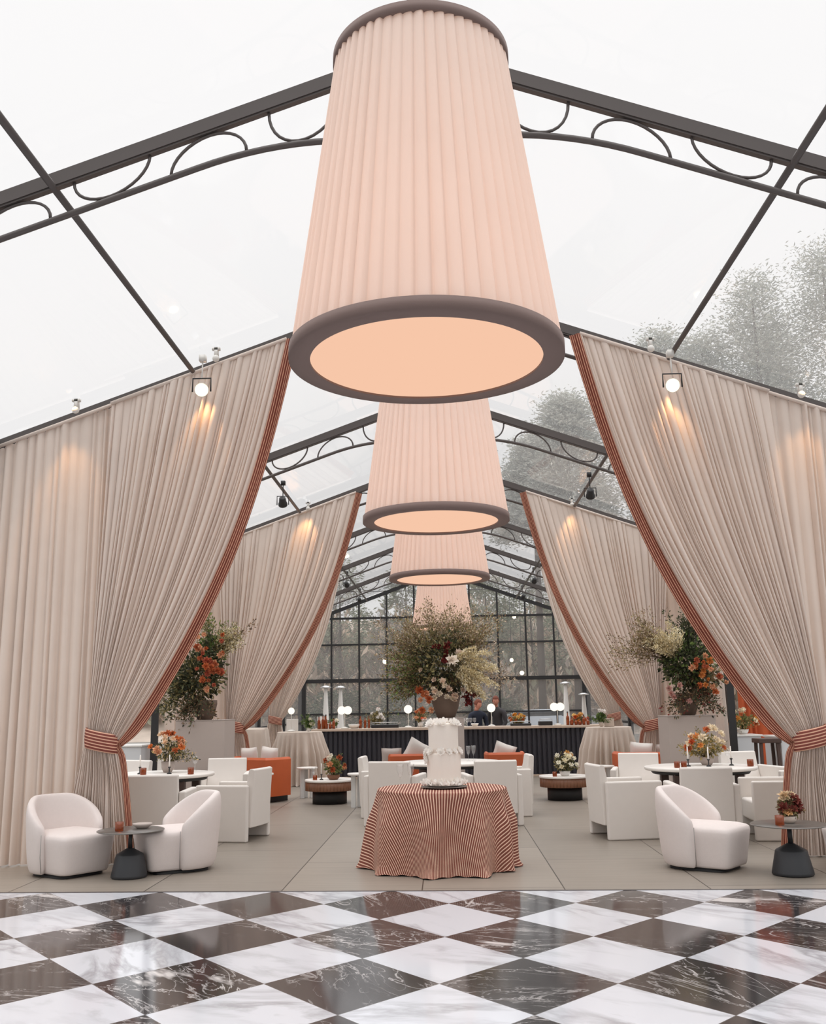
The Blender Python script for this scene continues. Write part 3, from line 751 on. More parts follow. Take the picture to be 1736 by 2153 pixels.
f0 = flute('clear champagne flute behind the cake, nearer the left edge of the striped table', (-.49, 10.2, .757), 'champagne flutes on the cake table')
dup(f0, (-.385, 10.24, .757), 0, 'clear champagne flute on the striped table, closer to the cake')

# ------------------------------------------------------------------ dining chairs and tables
def make_dining_chair(label, loc, rz):
    t = thing('dining_armchair', label, 'chair', loc, rz, 'white upholstered dining armchairs')
    for sg in (-1, 1):
        mb = MB(); x0, x1 = sorted((sg * .285, sg * .365)); mb.box(x0, x1, -.34, .34, 0, .655); put('arm_panel', mb, M['white_fab'], t, bevel=.022, seg=3)
    mb = MB(); mb.box(-.284, .284, -.20, .33, .20, .43); put('seat', mb, M['white_fab'], t, bevel=.03, seg=3)
    # back: slab that thickens towards the seat
    n = 9; pts = []
    prof = [(-.36, .16), (-.375, .5), (-.395, .83), (-.36, .845), (-.325, .835), (-.30, .70), (-.255, .55), (-.20, .42), (-.20, .16)]
    for x in (-.283, -.14, 0, .14, .283):
        b = -.018 * (1 - (x / .283) ** 2)
        for y, z in prof: pts.append((x, y + b, z))
    mb = MB().grid(pts, len(prof), 5, cu=True); mb.f += [tuple(reversed(range(n))), tuple(4 * n + k for k in range(n))]
    put('backrest', mb, M['white_fab'], t, bevel=.012, seg=2)
    return t
dc = make_dining_chair('white dining armchair, plain back to the camera, at the left table', (-3.35, 11.62, 0), 0)
dc.rotation_euler.z = .06
TL, TR, TC = (-3.78, 13.1), (3.22, 13.0), (.03, 14.95)
def dchair(x, y, rz, label): dup(dc, (x, y, 0), rz, label)
dchair(-2.66, 12.42, aim((-2.66, 12.42), (-3.9, 12.70)), 'white dining armchair right of the left table, side panel behind a lounge chair')
dchair(-3.25, 14.55, PI + .12, 'white dining armchair facing the camera behind the left table, next to the orange sofa')
dchair(-4.75, 14.35, PI - .5, 'white dining armchair behind the left table, mostly hidden by the swagged drape')
dchair(-4.62, 12.25, aim((-4.62, 12.25), TL), 'white dining armchair left of the left table, behind the drape tail')
dchair(2.86, 11.60, -.05, 'white dining armchair, its back to the camera, right behind the right lounge chair')
dchair(2.10, 12.20, -PI / 2 + .17, 'white dining armchair seen side-on at the left of the right round table')
dchair(3.80, 11.93, PI / 2 - .06, 'white dining armchair seen side-on behind the right small table')
dchair(2.66, 14.25, PI - .22, 'white dining armchair facing the camera in front of the right orange sofa')
dchair(4.25, 14.3, PI + .25, 'white dining armchair facing the camera behind the right table, by the open side')
dchair(4.65, 13.0, PI / 2, 'white dining armchair at the far right of the right table, behind the tieback')
dchair(-.72, 13.70, -.18, 'white dining armchair, back to the camera, left of the cake')
dchair(.56, 13.60, .16, 'white dining armchair, back to the camera, right of the cake')
dchair(-.90, 14.74, -PI / 2 - .05, 'white dining armchair side-on at the left end of the centre table')
dchair(.82, 14.72, PI / 2 + .05, 'white dining armchair side-on at the right end of the centre table')
def make_dining_table(label, loc, r):
    t = thing('dining_table', label, 'table', (loc[0], loc[1], 0), 0, 'round white dining tables')
    put('tabletop', MB().lathe([(r - .01, .705), (r, .712), (r, .738), (r - .006, .745)], 72), M['tabletop'], t)
    put('apron', MB().lathe([(r - .10, .66), (r - .07, .704)], 48), M['dark'], t)
    for k in range(4):
        a = PI / 4 + k * PI / 2; put('leg', MB().box(-.05, .05, -.05, .05, 0, .70).xf(Matrix.Translation(((r - .16) * math.cos(a), (r - .16) * math.sin(a), 0))), M['brown'], t, bevel=.008)
    return t
dt = make_dining_table('round white dining table on the left, set with orange flowers', TL, .70)
dup(dt, (TR[0], TR[1], 0), 0, 'round white dining table on the right, set with orange and cream flowers')
dup(dt, (TC[0], TC[1], 0), 0, 'round white table behind the cake between two pairs of armchairs', scale=(1.05, 1.05, 1))

# ------------------------------------------------------------------ sofas, coffee tables, marble tables
def make_sofa(label, loc, rz, w=1.0):
    t = thing('orange_sofa', label, 'sofa', loc, rz, 'burnt orange leather sofas')
    pts = []; n = 25; prof = [(0, .10), (.0, .70), (.03, .735), (.09, .735), (.12, .70), (.13, .38)]
    for i in range(n):
        f = -1 + 2 * i / (n - 1); x = w / 2 * max(-1, min(1, f * 1.25)); y = -.33 + .55 * max(0, (abs(f) - .72) / .28)
        nx, ny = (0, 1) if abs(f) < .72 else (-math.copysign(1, f), 0)
        if .66 < abs(f) < .78: nx, ny = -math.copysign(.7, f), .7
        for d, z in prof: pts.append((x + nx * d, y + ny * d, z))
    mb = MB().grid(pts, len(prof), n, cu=True); m_ = len(prof); mb.f += [tuple(reversed(range(m_))), tuple((n - 1) * m_ + k for k in range(m_))]
    put('backrest', mb, M['leather'], t, bevel=.02)
    mb = MB().box(-w / 2 + .10, w / 2 - .10, -.22, .36, .14, .42); put('seat', mb, M['leather'], t, bevel=.05, seg=3)
    put('plinth_base', MB().box(-w / 2 + .12, w / 2 - .12, -.20, .28, 0, .14), M['black'], t, smooth=False)
    return t
so = make_sofa('burnt orange curved sofa on the left beside the left coffee table', (-3.32, 17.40, 0), -.55, 1.15)
dup(so, (3.42, 17.3, 0), .05, 'burnt orange sofa on the right, its back toward the right table')
dup(so, (-.72, 17.9, 0), 0, 'orange sofa behind the centre table, left of the tall plinth, topped with two cushions', scale=(.62, 1, 1))
dup(so, (1.0, 17.9, 0), 0, 'orange sofa behind the centre table, right of the tall plinth, topped with a pale cushion', scale=(.62, 1, 1))
def cushion(label, loc, rot, s=.38, m='white_fab'):
    n = 13; top = []; 
    for j in range(n):
        for i in range(n):
            u, v = -1 + 2 * i / (n - 1), -1 + 2 * j / (n - 1); th = .075 * ((1 - u ** 4) * (1 - v ** 4)) ** .6; k = 1 - .06 * (1 - abs(u * v))
            top.append((u * s / 2 * k, th, v * s / 2 * k))
    mb = MB().grid(top, n, n); mb.grid([(x, -y, z) for x, y, z in top], n, n)
    mb.xf(Euler(rot).to_matrix().to_4x4()); o = put('cushion', mb, M[m]); o.location = loc; tag(o, label, 'cushion', 'cushions on the orange sofas'); return o
M['blush'] = stripes('patterned_cushion_cloth', (206, 176, 166), (150, 110, 108), 26, .3)
cushion('pale square cushion on the centre right orange sofa, tilted', (.98, 17.80, .70), (.1, .35, 0))
cushion('pale square cushion leaning on the centre left orange sofa', (-.55, 17.78, .72), (.1, .5, .1), .46)
cushion('blush cushion lying at the left on the centre left orange sofa', (-1.0, 17.72, .66), (.1, 0, 0), .36, 'pedestal')
cushion('white cushion on the left curved orange sofa, nearer the aisle', (-3.12, 17.42, .71), (.0, .1, -.55))
cushion('white cushion on the left curved orange sofa, nearer the side wall', (-3.50, 17.62, .70), (.1, -.05, -.55))
cushion('white cushion on the right orange sofa, left end', (3.28, 17.22, .70), (.1, .1, 0)); cushion('blush white cushion on the right orange sofa, right end', (3.74, 17.22, .68), (.1, -.1, 0), .38, 'pedestal')
def make_coffee(label, loc):
    t = thing('coffee_table', label, 'coffee table', loc, 0, 'round wood-edged coffee tables')
    put('base', MB().lathe([(.285, 0), (.285, .215)], 56), M['black'], t)
    n = 44; mb = MB()
    for k in range(n):
        a = 2 * PI * k / n; mb.lathe([(.012, .212), (.012, .352)], 6, cx=.393 * math.cos(a), cy=.393 * math.sin(a))
    mb.lathe([(.398, .212), (.40, .215), (.40, .352), (.39, .354)], 72); put('apron', mb, M['walnut'], t)
    put('tabletop', MB().lathe([(.41, .354), (.415, .358), (.415, .384), (.41, .388)], 64), M['tabletop'], t); return t
ct = make_coffee('round wood-edged coffee table with a black drum base, left of the aisle', (-1.98, 16.75, 0))
dup(ct, (1.92, 16.85, 0), 0, 'round wood-edged coffee table with a black drum base, right of the aisle')
def make_marble(label, loc, rz=0):
    t = thing('marble_side_table', label, 'side table', loc, rz, 'small pale marble side tables')
    put('tabletop', MB().lathe([(.18, .50), (.185, .505), (.185, .525), (.18, .53)], 40), M['tabletop'], t)
    for sx, sy in ((-.09, 0), (.09, .0), (0, .10)): put('leg', MB().box(sx - .035, sx + .035, sy - .03, sy + .03, 0, .50), M['marble_leg'], t, bevel=.006)
    return t
mt = make_marble('slim pale marble table between the left coffee table and centre armchairs', (-1.42, 15.95, 0))
dup(mt, (-2.50, 17.75, 0), .4, 'slim pale marble table right of the left orange sofa')
dup(mt, (-3.02, 16.25, 0), .8, 'slim pale marble table in front of the left orange sofa')
dup(mt, (2.60, 17.0, 0), .3, 'slim pale marble table left of the right orange sofa')

# ------------------------------------------------------------------ cocktail tables and bar
tablecloth('pleated beige linen to the floor on the left cocktail table', -3.12, 21.0, .455, 1.07, M['linen'], 26, 31, flare=.14, amp=.075, group='beige linens on the cocktail tables')
tablecloth('pleated beige linen to the floor on the right cocktail table', 3.36, 21.0, .455, 1.07, M['linen'], 26, 32, flare=.14, amp=.075, group='beige linens on the cocktail tables')
for x, s in ((-3.12, 'left'), (3.36, 'right')):
    t = thing('cocktail_table', 'tall cocktail table under the %s beige linen by the bar' % s, 'table', (x, 21.0, 0), 0, 'tall cocktail tables')
    put('tabletop', MB().lathe([(.44, 1.035), (.445, 1.04), (.445, 1.06), (.44, 1.064)], 40), M['walnut'], t)
    put('post', MB().lathe([(.25, 0), (.25, .02), (.03, .04), (.03, 1.036)], 24), M['dark'], t)
bar = thing('bar_counter', 'long black ribbed bar with a pale stone top across the back of the tent', 'bar', (0, 22.4, 0))
mb = MB(); n = 61
mb.box(-3.0, 3.6, 0, .75, .0, 1.03)
for k in range(n):
    x = -3.0 + 6.6 * (k + .5) / n; mb.lathe([(.047, .04), (.047, 1.03)], 8, cx=x, cy=0)
put('body', mb, M['bar_black'], bar, smooth=False)
put('counter', MB().box(-3.06, 3.66, -.09, .82, 1.032, 1.085), M['stone'], bar, bevel=.006)
put('kick_strip', MB().box(-3.0, 3.6, -.052, -.02, 0, .04), M['stone'], bar, smooth=False)

def globe_lamp(label, loc, two=False, h=.33, r=.095, g='globe lamps on the bar'):
    t = thing('globe_lamp', label, 'lamp', loc, 0, g)
    put('base', MB().lathe([(.085, 0), (.085, .015), (.06, .03), (.012, .04)], 24), M['white_metal'], t)
    put('stem', MB().lathe([(.008, .03), (.008, h)], 10), M['white_metal'], t)
    for dx in ((-.07, .07) if two else (0,)): put('globe', MB().sphere((dx, 0, h + r * .8), r, 20, 14), M['globe'], t)
    return t
BZ = 1.086
gl = globe_lamp('single white globe lamp on the bar left of the tall floral', (-.89, 22.7, BZ))
dup(gl, (1.0, 22.62, BZ), 0, 'single white globe lamp on the bar in front of the two bartenders')
globe_lamp('double white globe lamp on the bar near its left end', (-2.34, 22.7, BZ), True)
globe_lamp('double white globe lamp on the bar near its right end', (2.50, 22.7, BZ), True)
g2 = globe_lamp('small white globe lamp on the left cocktail table', (-3.30, 21.0, 1.075), False, .37, .07, 'globe lamps on the cocktail tables')

# bottles, glassware, trays
def bottle(label, loc, h=.3, r=.036, m='amber', group='amber bottles on the bar'):
    t = thing('bottle', label, 'bottle', loc, 0, group)
    put('glass', MB().lathe([(r, 0), (r, h * .6), (r * .9, h * .68), (r * .36, h * .78), (r * .34, h * .97), (r * .4, h)], 16), M[m], t)
    put('stopper', MB().lathe([(r * .3, h), (r * .42, h + .004), (r * .42, h + .03)], 10), M['dark'], t); return t
rng = random.Random(5)
b0 = bottle('amber glass bottle in the cluster near the left end of the bar', (-2.80, 22.75, BZ), .27)
for k in range(8): dup(b0, (-2.92 + (k % 5) * .085 + rng.uniform(-.01, .01), 22.58 + .11 * (k // 5) + .02 * rng.random(), BZ), 0, scale=(1, 1, rng.uniform(.5, 1.1)))
b1 = dup(b0, (2.72, 22.66, BZ), 0, 'amber glass bottle in the cluster near the right end of the bar', 'amber bottles at the right end of the bar')
for k in range(6): dup(b1, (2.80 + (k % 5) * .09, 22.56 + .11 * (k // 5), BZ), 0, scale=(1, 1, rng.uniform(.4, .8)))
b2 = dup(b0, (-1.98, 22.66, BZ), 0, 'slim amber bottle on the bar beside the double globe lamp', 'slim amber bottles beside the double lamp')
dup(b2, (-1.88, 22.74, BZ), 0, scale=(.8, .8, .9)); dup(b2, (-1.78, 22.6, BZ), 0, scale=(.7, .7, 1.0))
def coupe(label, loc, group):
    t = thing('wine_glass', label, 'glass', loc, 0, group)
    put('bowl', MB().lathe([(.006, .085), (.028, .10), (.038, .14), (.034, .19), (.032, .19), (.035, .14), (.024, .105), (1e-5, .095)], 16), M['clear'], t)
    put('stem', MB().lathe([(.034, 0), (.006, .006), (.005, .086)], 12), M['clear'], t); return t
g0 = coupe('clear stemmed glass on the bar behind the tall floral vase', (-.42, 22.6, BZ), 'stemmed glasses around the middle of the bar')
for k in range(17):
    x = (-.55 + .08 * (k % 5) if k < 9 else .28 + .085 * ((k - 9) % 5)); dup(g0, (x, 22.56 + .12 * ((k // 5) % 3), BZ), 0)
def tray(label, x, w, h=.05, m='black'):
    t = thing('serving_tray', label, 'tray', (x, 22.75, BZ)); put('tray', MB().box(-w / 2, w / 2, -.16, .16, 0, h), M[m], t, bevel=.01)
    put('rail', MB().tube([(-w / 2 + .01, -.15, h), (-w / 2 + .01, -.15, h + .05), (w / 2 - .01, -.15, h + .05), (w / 2 - .01, -.15, h)], .006, 6), M['chrome'], t)
tray('long black tray on the bar between the two left lamps', -1.42, .62, .07)
tray('black tray under small orange blooms on the bar, right of the bartenders', 1.66, .46)
tray('black tray on the bar between the orange blooms and right bottles', 2.22, .30, .09)
def sphere_thing(name, label, cat, loc, r, m, group=None, sz=1):
    o = put(name, MB().sphere((0, 0, r * sz), r, 14, 10, sz=sz), M[m]); o.location = loc; tag(o, label, cat, group); return o
def box_thing(name, label, cat, x0, x1, y0, y1, z0, z1, m, bevel=.006, group=None):
    o = put(name, MB().box(-(x1 - x0) / 2, (x1 - x0) / 2, -(y1 - y0) / 2, (y1 - y0) / 2, 0, z1 - z0), M[m], bevel=bevel); o.location = ((x0 + x1) / 2, (y0 + y1) / 2, z0); tag(o, label, cat, group); return o
def bowl(label, loc, r, h, m):
    o = put('bowl', MB().lathe([(r * .5, 0), (r * .85, h * .5), (r, h), (r * .95, h), (r * .8, h * .5), (1e-5, h * .15)], 24), M[m]); o.location = loc; tag(o, label, 'bowl'); return o
bowl('wide white bowl on the bar left of the black tray', (-2.12, 22.7, BZ), .15, .09, 'ceramic')
bowl('small white bowl on the bar right of the tall floral', (.62, 22.7, BZ), .09, .07, 'ceramic')
box_thing('menu_card', 'white framed card on the left cocktail table', 'card', -3.42, -3.17, 21.1, 21.13, 1.074, 1.33, 'ceramic')
box_thing('menu_card', 'white framed card at the left end of the bar', 'card', -3.0, -2.78, 22.95, 22.98, BZ, 1.36, 'ceramic')
box_thing('napkin_box', 'small beige box on the right cocktail table', 'box', 3.28, 3.48, 20.95, 21.15, 1.074, 1.24, 'linen')

# ------------------------------------------------------------------ flowers
def rgb(c): return lin(c)[:3]
class Leaves(MB):
    def __init__(s): super().__init__(); s.c = []
    def leaf(s, p, d, size, w, col, rng, fold=.25):
        d = Vector(d).normalized(); sd = d.cross(Vector((rng.gauss(0, 1), rng.gauss(0, 1), rng.gauss(0, 1)))).normalized(); nn = sd.cross(d)
        p = Vector(p); b = len(s.v)
        s.v += [tuple(p), tuple(p + d * size * .5 + sd * w * size * .5 + nn * fold * size * .3), tuple(p + d * size), tuple(p + d * size * .5 - sd * w * size * .5 + nn * fold * size * .3)]
        s.f += [(b, b + 1, b + 2), (b, b + 2, b + 3)]
        k = rng.uniform(.72, 1.25); cc = (col[0] * k, col[1] * k, col[2] * k); s.c += [cc] * 4
def put_spray(parent, name, origin, direc, length, spread, n, leafsize, w, cols, rng, droop=.25, stems=4, label=None):
    """a branch: a few arching stems thick with small leaves"""
    direc = Vector(direc).normalized(); L = Leaves()
    for k in range(stems):
        d = (direc + Vector((rng.gauss(0, 1), rng.gauss(0, 1), rng.gauss(0, 1))) * spread * .45).normalized(); ln = length * rng.uniform(.7, 1.08)
        path = []
        for i in range(9):
            f = i / 8; path.append(Vector(origin) + d * ln * f + Vector((0, 0, -droop * ln * f * f)) + Vector((rng.gauss(0, 1), rng.gauss(0, 1), rng.gauss(0, 1))) * .012 * f)
        nb = len(L.v); L.tube(path, [.004 * (1 - .7 * i / 8) for i in range(9)], 4, caps=False); L.c += [rgb((96, 84, 62))] * (len(L.v) - nb)
        for q in range(n // stems):
            f = rng.uniform(.25, 1) ** .8; i = min(int(f * 8), 7); t = f * 8 - i; p = path[i].lerp(path[i + 1], t)
            off = Vector((rng.gauss(0, 1), rng.gauss(0, 1), rng.gauss(0, 1))) * spread * length * .10 * (1.2 - .5 * f)
            L.leaf(p + off, d * .7 + off.normalized() * .8, leafsize * rng.uniform(.6, 1.3), w, rgb(rng.choice(cols)), rng)
    o = put(name, L, M['leaf'], parent, smooth=False)
    if label: o['label'] = label
    return o
def put_mass(parent, name, center, rad, n, leafsize, w, cols, rng, label=None, hollow=.5):
    L = Leaves(); c = Vector(center)
    for k in range(n):
        d = Vector((rng.gauss(0, 1), rng.gauss(0, 1), rng.gauss(0, 1))).normalized(); f = rng.uniform(hollow, 1) ** .6
        p = c + Vector((d.x * rad[0], d.y * rad[1], d.z * rad[2])) * f * rng.uniform(.8, 1.08)
        L.leaf(p, d + Vector((rng.gauss(0, .5), rng.gauss(0, .5), rng.gauss(0, .5))), leafsize * rng.uniform(.6, 1.3), w, rgb(rng.choice(cols)), rng)
    o = put(name, L, M['leaf'], parent, smooth=False)
    if label: o['label'] = label
    return o
def put_blossom(parent, p, out, size, col, rng, n=9, label='blossom', center=None):
    L = Leaves(); b0_ = len(L.v)
    for layer in range(3):
        for q in range(n - 2 * layer):
            a = 2 * PI * q / (n - 2 * layer) + layer * .5 + rng.uniform(-.2, .2)
            L.leaf((0, 0, 0), (math.cos(a), math.sin(a), .25 + .55 * layer), size * (.62 - .10 * layer), .75, rgb(col), rng, fold=.5)
    L.xf(Matrix.Translation(p) @ Vector(out).to_track_quat('Z', 'Y').to_matrix().to_4x4())
    o = put('blossom', L, M['petal'], parent, smooth=False); o['label'] = label; return o
OLIVE = [(140, 130, 88), (160, 148, 104), (116, 110, 74), (176, 160, 116)]
DARKG = [(72, 78, 58), (88, 94, 68), (60, 62, 50), (104, 106, 78)]
GREEN = [(106, 128, 70), (126, 148, 80), (86, 106, 66)]
CREAM = [(236, 224, 190), (222, 206, 166), (206, 190, 146), (244, 236, 212)]
BROWN = [(120, 98, 74), (142, 116, 88), (98, 76, 60), (160, 134, 104)]
TWIG = [(176, 152, 124), (204, 184, 158), (150, 128, 102), (226, 208, 182)]
MAROON = [(104, 34, 34), (128, 46, 42), (86, 28, 32)]
ORANGE = (202, 116, 72); PEACH = (226, 174, 138)

def plinth(label, x, y, w, h):
    t = thing('plinth', label, 'plinth', (x, y, 0), 0, 'tall grey plinths')
    put('body', MB().box(-w / 2, w / 2, -w / 2, w / 2, .03, h - .012), M['pedestal'], t, bevel=.006)
    put('top_edge', MB().box(-w / 2 - .004, w / 2 + .004, -w / 2 - .004, w / 2 + .004, h - .012, h), M['pedestal'], t, smooth=False)
    put('foot', MB().box(-w / 2 + .03, w / 2 - .03, -w / 2 + .03, w / 2 - .03, 0, .03), M['dark'], t, smooth=False)
    return t
plinth('tall grey square plinth behind the left dining table, carrying a dark vase', -3.80, 15.6, .76, 1.40)
plinth('tall grey square plinth behind the right dining table, carrying a dark vase', 3.70, 15.6, .72, 1.35)
plinth('tall grey square plinth directly behind the wedding cake, under the tallest floral', -.02, 16.6, .58, 1.36)
def vase_mesh(r, h): return MB().lathe([(r * .55, 0), (r * .62, h * .03), (r * .85, h * .4), (r * 1.0, h * .8), (r * .98, h), (r * .9, h), (r * .88, h * .75), (1e-5, h * .6)], 40)
# --- centre arrangement
rng = random.Random(77)
A = thing('flower_arrangement', 'tallest floral arrangement, olive, cream and maroon, in a brown vase behind the cake', 'flower arrangement', (-.02, 16.6, 1.36))
put('vase', vase_mesh(.245, .40), M['vase'], A)
put_mass(A, 'foliage', (-.02, 0, .92), (.66, .55, .56), 3600, .075, .45, DARKG + OLIVE, rng, hollow=.15)
put_mass(A, 'foliage', (.0, 0, .56), (.42, .36, .20), 900, .07, .5, DARKG + BROWN, rng, hollow=.1)
for k in range(30):   # airy upper branches
    a = rng.uniform(-1.15, 1.15); d = (math.sin(a), rng.uniform(-.35, .35), math.cos(a) + .15)
    put_spray(A, 'branch', (d[0] * .25, 0, .85), d, rng.uniform(.85, 1.38) * (1.05 - .15 * abs(a)), .45, 420, .038, .5, TWIG + OLIVE + BROWN[:2], rng, droop=.08)
for k in range(10):   # left olive
    a = rng.uniform(-2.0, -.9); put_spray(A, 'branch', (-.2, 0, .72), (math.sin(a), rng.uniform(-.4, .2), math.cos(a)), rng.uniform(.7, .98), .5, 300, .05, .45, OLIVE + GREEN + BROWN, rng, droop=.1)
for k in range(10):   # right cream plumes
    a = rng.uniform(.45, 2.25); put_spray(A, 'plume', (.08, -.45, .84), (math.sin(a), -.12 + rng.uniform(-.15, .2), math.cos(a)), rng.uniform(.55, .85), .13, 520, .045, .35, CREAM, rng, droop=.30, stems=3, label='cream feathery plume')
for k in range(5):
    a = rng.uniform(.6, 1.9); put_spray(A, 'branch', (.2, 0, .72), (math.sin(a), .1, math.cos(a)), .92, .5, 260, .04, .5, TWIG + [(200, 186, 176)], rng, droop=.1)
for k in range(5):
    put_spray(A, 'amaranth', (-.02, -.35, .88 + .06 * k), (rng.uniform(-.5, .3), -.6, rng.uniform(-.2, .9)), .26, .3, 120, .04, .5, MAROON, rng, droop=.2, stems=2, label='dark maroon flower spike')
for k in range(4):
    put_spray(A, 'amaranth', (.30, -.3, .38), (rng.uniform(.1, .8), -.5, rng.uniform(-.4, .4)), .26, .3, 110, .045, .5, MAROON, rng, droop=.4, stems=2, label='dark maroon flower spike')
def sph(a, e, r, c=(0, 0, .78)): return (c[0] + r * math.sin(a) * math.cos(e), c[1] - r * math.cos(a) * math.cos(e), c[2] + r * math.sin(e))
for k in range(16):
    a, e = rng.uniform(-1.0, 1.0), rng.uniform(-1.0, .2); p = sph(a, e, .52, (0, 0, .72)); put_blossom(A, p, (p[0], p[1], .2), rng.uniform(.07, .11), rng.choice([(238, 226, 206), (214, 190, 170), (228, 206, 184)]), rng, label='cream blossom')
for k in range(9):
    p = (rng.uniform(-.48, -.22), rng.uniform(-.42, -.25), rng.uniform(.10, .48)); put_blossom(A, p, (-.3, -1, .1), rng.uniform(.09, .14), rng.choice([ORANGE, (190, 102, 62), PEACH]), rng, label='orange blossom')
p = (.12, -.52, .92); put_blossom(A, p, (0, -1, .1), .20, (244, 234, 222), rng, label='large white blossom'); put_blossom(A, (.24, -.45, 1.02), (.2, -1, .2), .17, (232, 214, 198), rng, label='large white blossom')
# --- left arrangement
B = thing('flower_arrangement', 'left floral arrangement with orange blooms and green foliage in a dark vase on a plinth', 'flower arrangement', (-3.81, 15.55, 1.40)); 
put('vase', vase_mesh(.19, .30), M['vase'], B)
put_mass(B, 'foliage', (-.10, 0, .70), (.40, .36, .42), 2100, .08, .5, DARKG + DARKG + OLIVE, rng, hollow=.1)
put_mass(B, 'foliage', (.08, 0, 1.0), (.22, .25, .36), 800, .07, .5, DARKG + GREEN, rng, hollow=.1)
for k in range(9):
    a = rng.uniform(-2.1, -.9); put_spray(B, 'branch', (-.15, 0, .5), (math.sin(a), rng.uniform(-.5, .3), math.cos(a)), rng.uniform(.45, .62), .5, 200, .055, .5, DARKG + OLIVE, rng, droop=.3)
for k in range(8):
    a = rng.uniform(.15, 1.0); put_spray(B, 'branch', (.1, 0, .85), (math.sin(a), rng.uniform(-.3, .2), math.cos(a)), rng.uniform(.55, .85), .35, 260, .036, .5, CREAM + OLIVE, rng, droop=.05, label='cream flecked branch')
put_spray(B, 'branch', (.3, 0, 1.2), (.85, 0, .5), .62, .2, 60, .04, .6, BROWN, rng, droop=0, stems=2)
for k in range(5):
    a = rng.uniform(-.2, .35); put_spray(B, 'branch', (.05, 0, .95), (math.sin(a), 0, math.cos(a)), rng.uniform(.5, .8), .3, 150, .05, .5, GREEN + OLIVE, rng, droop=0)
for k in range(8):
    a = rng.uniform(-1.6, 1.6); put_spray(B, 'branch', (0, -.1, .35), (math.sin(a), -.4, -.15), .42, .5, 120, .05, .5, DARKG + BROWN, rng, droop=.6)
for k in range(36):
    p = (rng.uniform(-.06, .34), rng.uniform(-.44, -.30), rng.uniform(.38, 1.32)); put_blossom(B, p, (.1, -1, .1), rng.uniform(.06, .12), rng.choice([ORANGE, (184, 104, 70), PEACH, (192, 104, 80)]), rng, label='orange blossom')
# --- right arrangement
D = thing('flower_arrangement', 'right floral arrangement, cream sprays reaching left and orange blooms right, in a dark vase', 'flower arrangement', (3.72, 15.55, 1.35))
put('vase', vase_mesh(.19, .34), M['vase'], D)
put_mass(D, 'foliage', (.03, 0, .85), (.42, .36, .48), 2400, .08, .5, DARKG + DARKG + GREEN, rng, hollow=.1)
put_mass(D, 'foliage', (.22, 0, .58), (.36, .32, .26), 900, .07, .5, DARKG + OLIVE + BROWN, rng, hollow=.1)
for k in range(12):
    a = rng.uniform(-1.45, -.55); put_spray(D, 'branch', (-.2, 0, .85), (math.sin(a), rng.uniform(-.4, .2), math.cos(a)), rng.uniform(.75, 1.12), .4, 300, .036, .5, BROWN + TWIG + OLIVE, rng, droop=.08)
for k in range(8):
    a = rng.uniform(-.95, -.1); put_spray(D, 'plume', (-.12, -.2, .85), (math.sin(a), -.3, math.cos(a)), rng.uniform(.45, .68), .3, 330, .04, .4, CREAM, rng, droop=.05, label='cream flowering branch')
for k in range(6):
    a = rng.uniform(-.2, .5); put_spray(D, 'branch', (.0, 0, .95), (math.sin(a), 0, math.cos(a)), rng.uniform(.4, .72), .35, 180, .05, .5, DARKG, rng, droop=0)
for k in range(9):
    a = rng.uniform(-1.6, 1.6); put_spray(D, 'branch', (.05, -.1, .38), (math.sin(a), -.4, -.1), .46, .5, 130, .05, .5, DARKG + BROWN + [(128, 60, 56)], rng, droop=.6)
for k in range(24):
    p = (rng.uniform(.02, .56), rng.uniform(-.42, -.28), rng.uniform(.26, .95)); put_blossom(D, p, (.1, -1, .1), rng.uniform(.06, .12), rng.choice([ORANGE, (212, 140, 78), (186, 104, 76), PEACH]), rng, label='orange blossom')
for k in range(5):
    p = (rng.uniform(-.35, -.05), -.36, rng.uniform(.2, .6)); put_blossom(D, p, (-.1, -1, .1), .09, (206, 160, 150), rng, label='dusty pink blossom')

# --- small arrangements
def small_arr(label, loc, r, h, cols, leafc, nb, vase='ceramic', vr=.08, vh=.10, airy=6, seed=1, dx=0):
    rg = random.Random(seed); t = thing('flower_arrangement', label, 'flower arrangement', loc)
    put('vase', MB().lathe([(vr * .6, 0), (vr * .9, vh * .4), (vr, vh), (vr * .9, vh), (vr * .7, vh * .3), (1e-5, vh * .25)], 24), M[vase], t)
    put_mass(t, 'foliage', (dx, 0, vh + h * .30), (r * .8, r * .7, h * .34), int(260 + 900 * r), .05, .5, leafc, rg, hollow=.1)
    for k in range(airy):
        a = rg.uniform(-1.3, 1.3); put_spray(t, 'branch', (dx, 0, vh), (math.sin(a), rg.uniform(-.4, .4), math.cos(a)), h * rg.uniform(.7, 1.05), .3, 60, .03, .5, leafc, rg, droop=.1, stems=2)
    for k in range(nb):
        a, e = rg.uniform(-1.4, 1.4), rg.uniform(-.2, 1.3); p = (dx + r * math.sin(a) * math.cos(e), -r * .8 * math.cos(a) * math.cos(e), vh + h * .3 + h * .55 * math.sin(e))
        put_blossom(t, p, (p[0], p[1] - .2, .2), rg.uniform(.07, .11), rg.choice(cols), rg, n=7)
    return t
TT = .746
small_arr('orange and blush arrangement with tall blooms on the left dining table', (-3.74, 13.3, TT), .24, .44, [ORANGE, (226, 140, 80), PEACH, (238, 210, 180)], OLIVE + [(206, 176, 120)] + DARKG, 18, 'pedestal', .09, .14, 7, 3)
small_arr('orange and cream arrangement with a tall orange bloom on the right dining table', (3.36, 13.2, TT), .26, .46, [ORANGE, (206, 98, 56), (246, 232, 206), (246, 232, 206), (228, 160, 90)], OLIVE + [(190, 160, 90)], 20, 'pedestal', .10, .10, 8, 4)
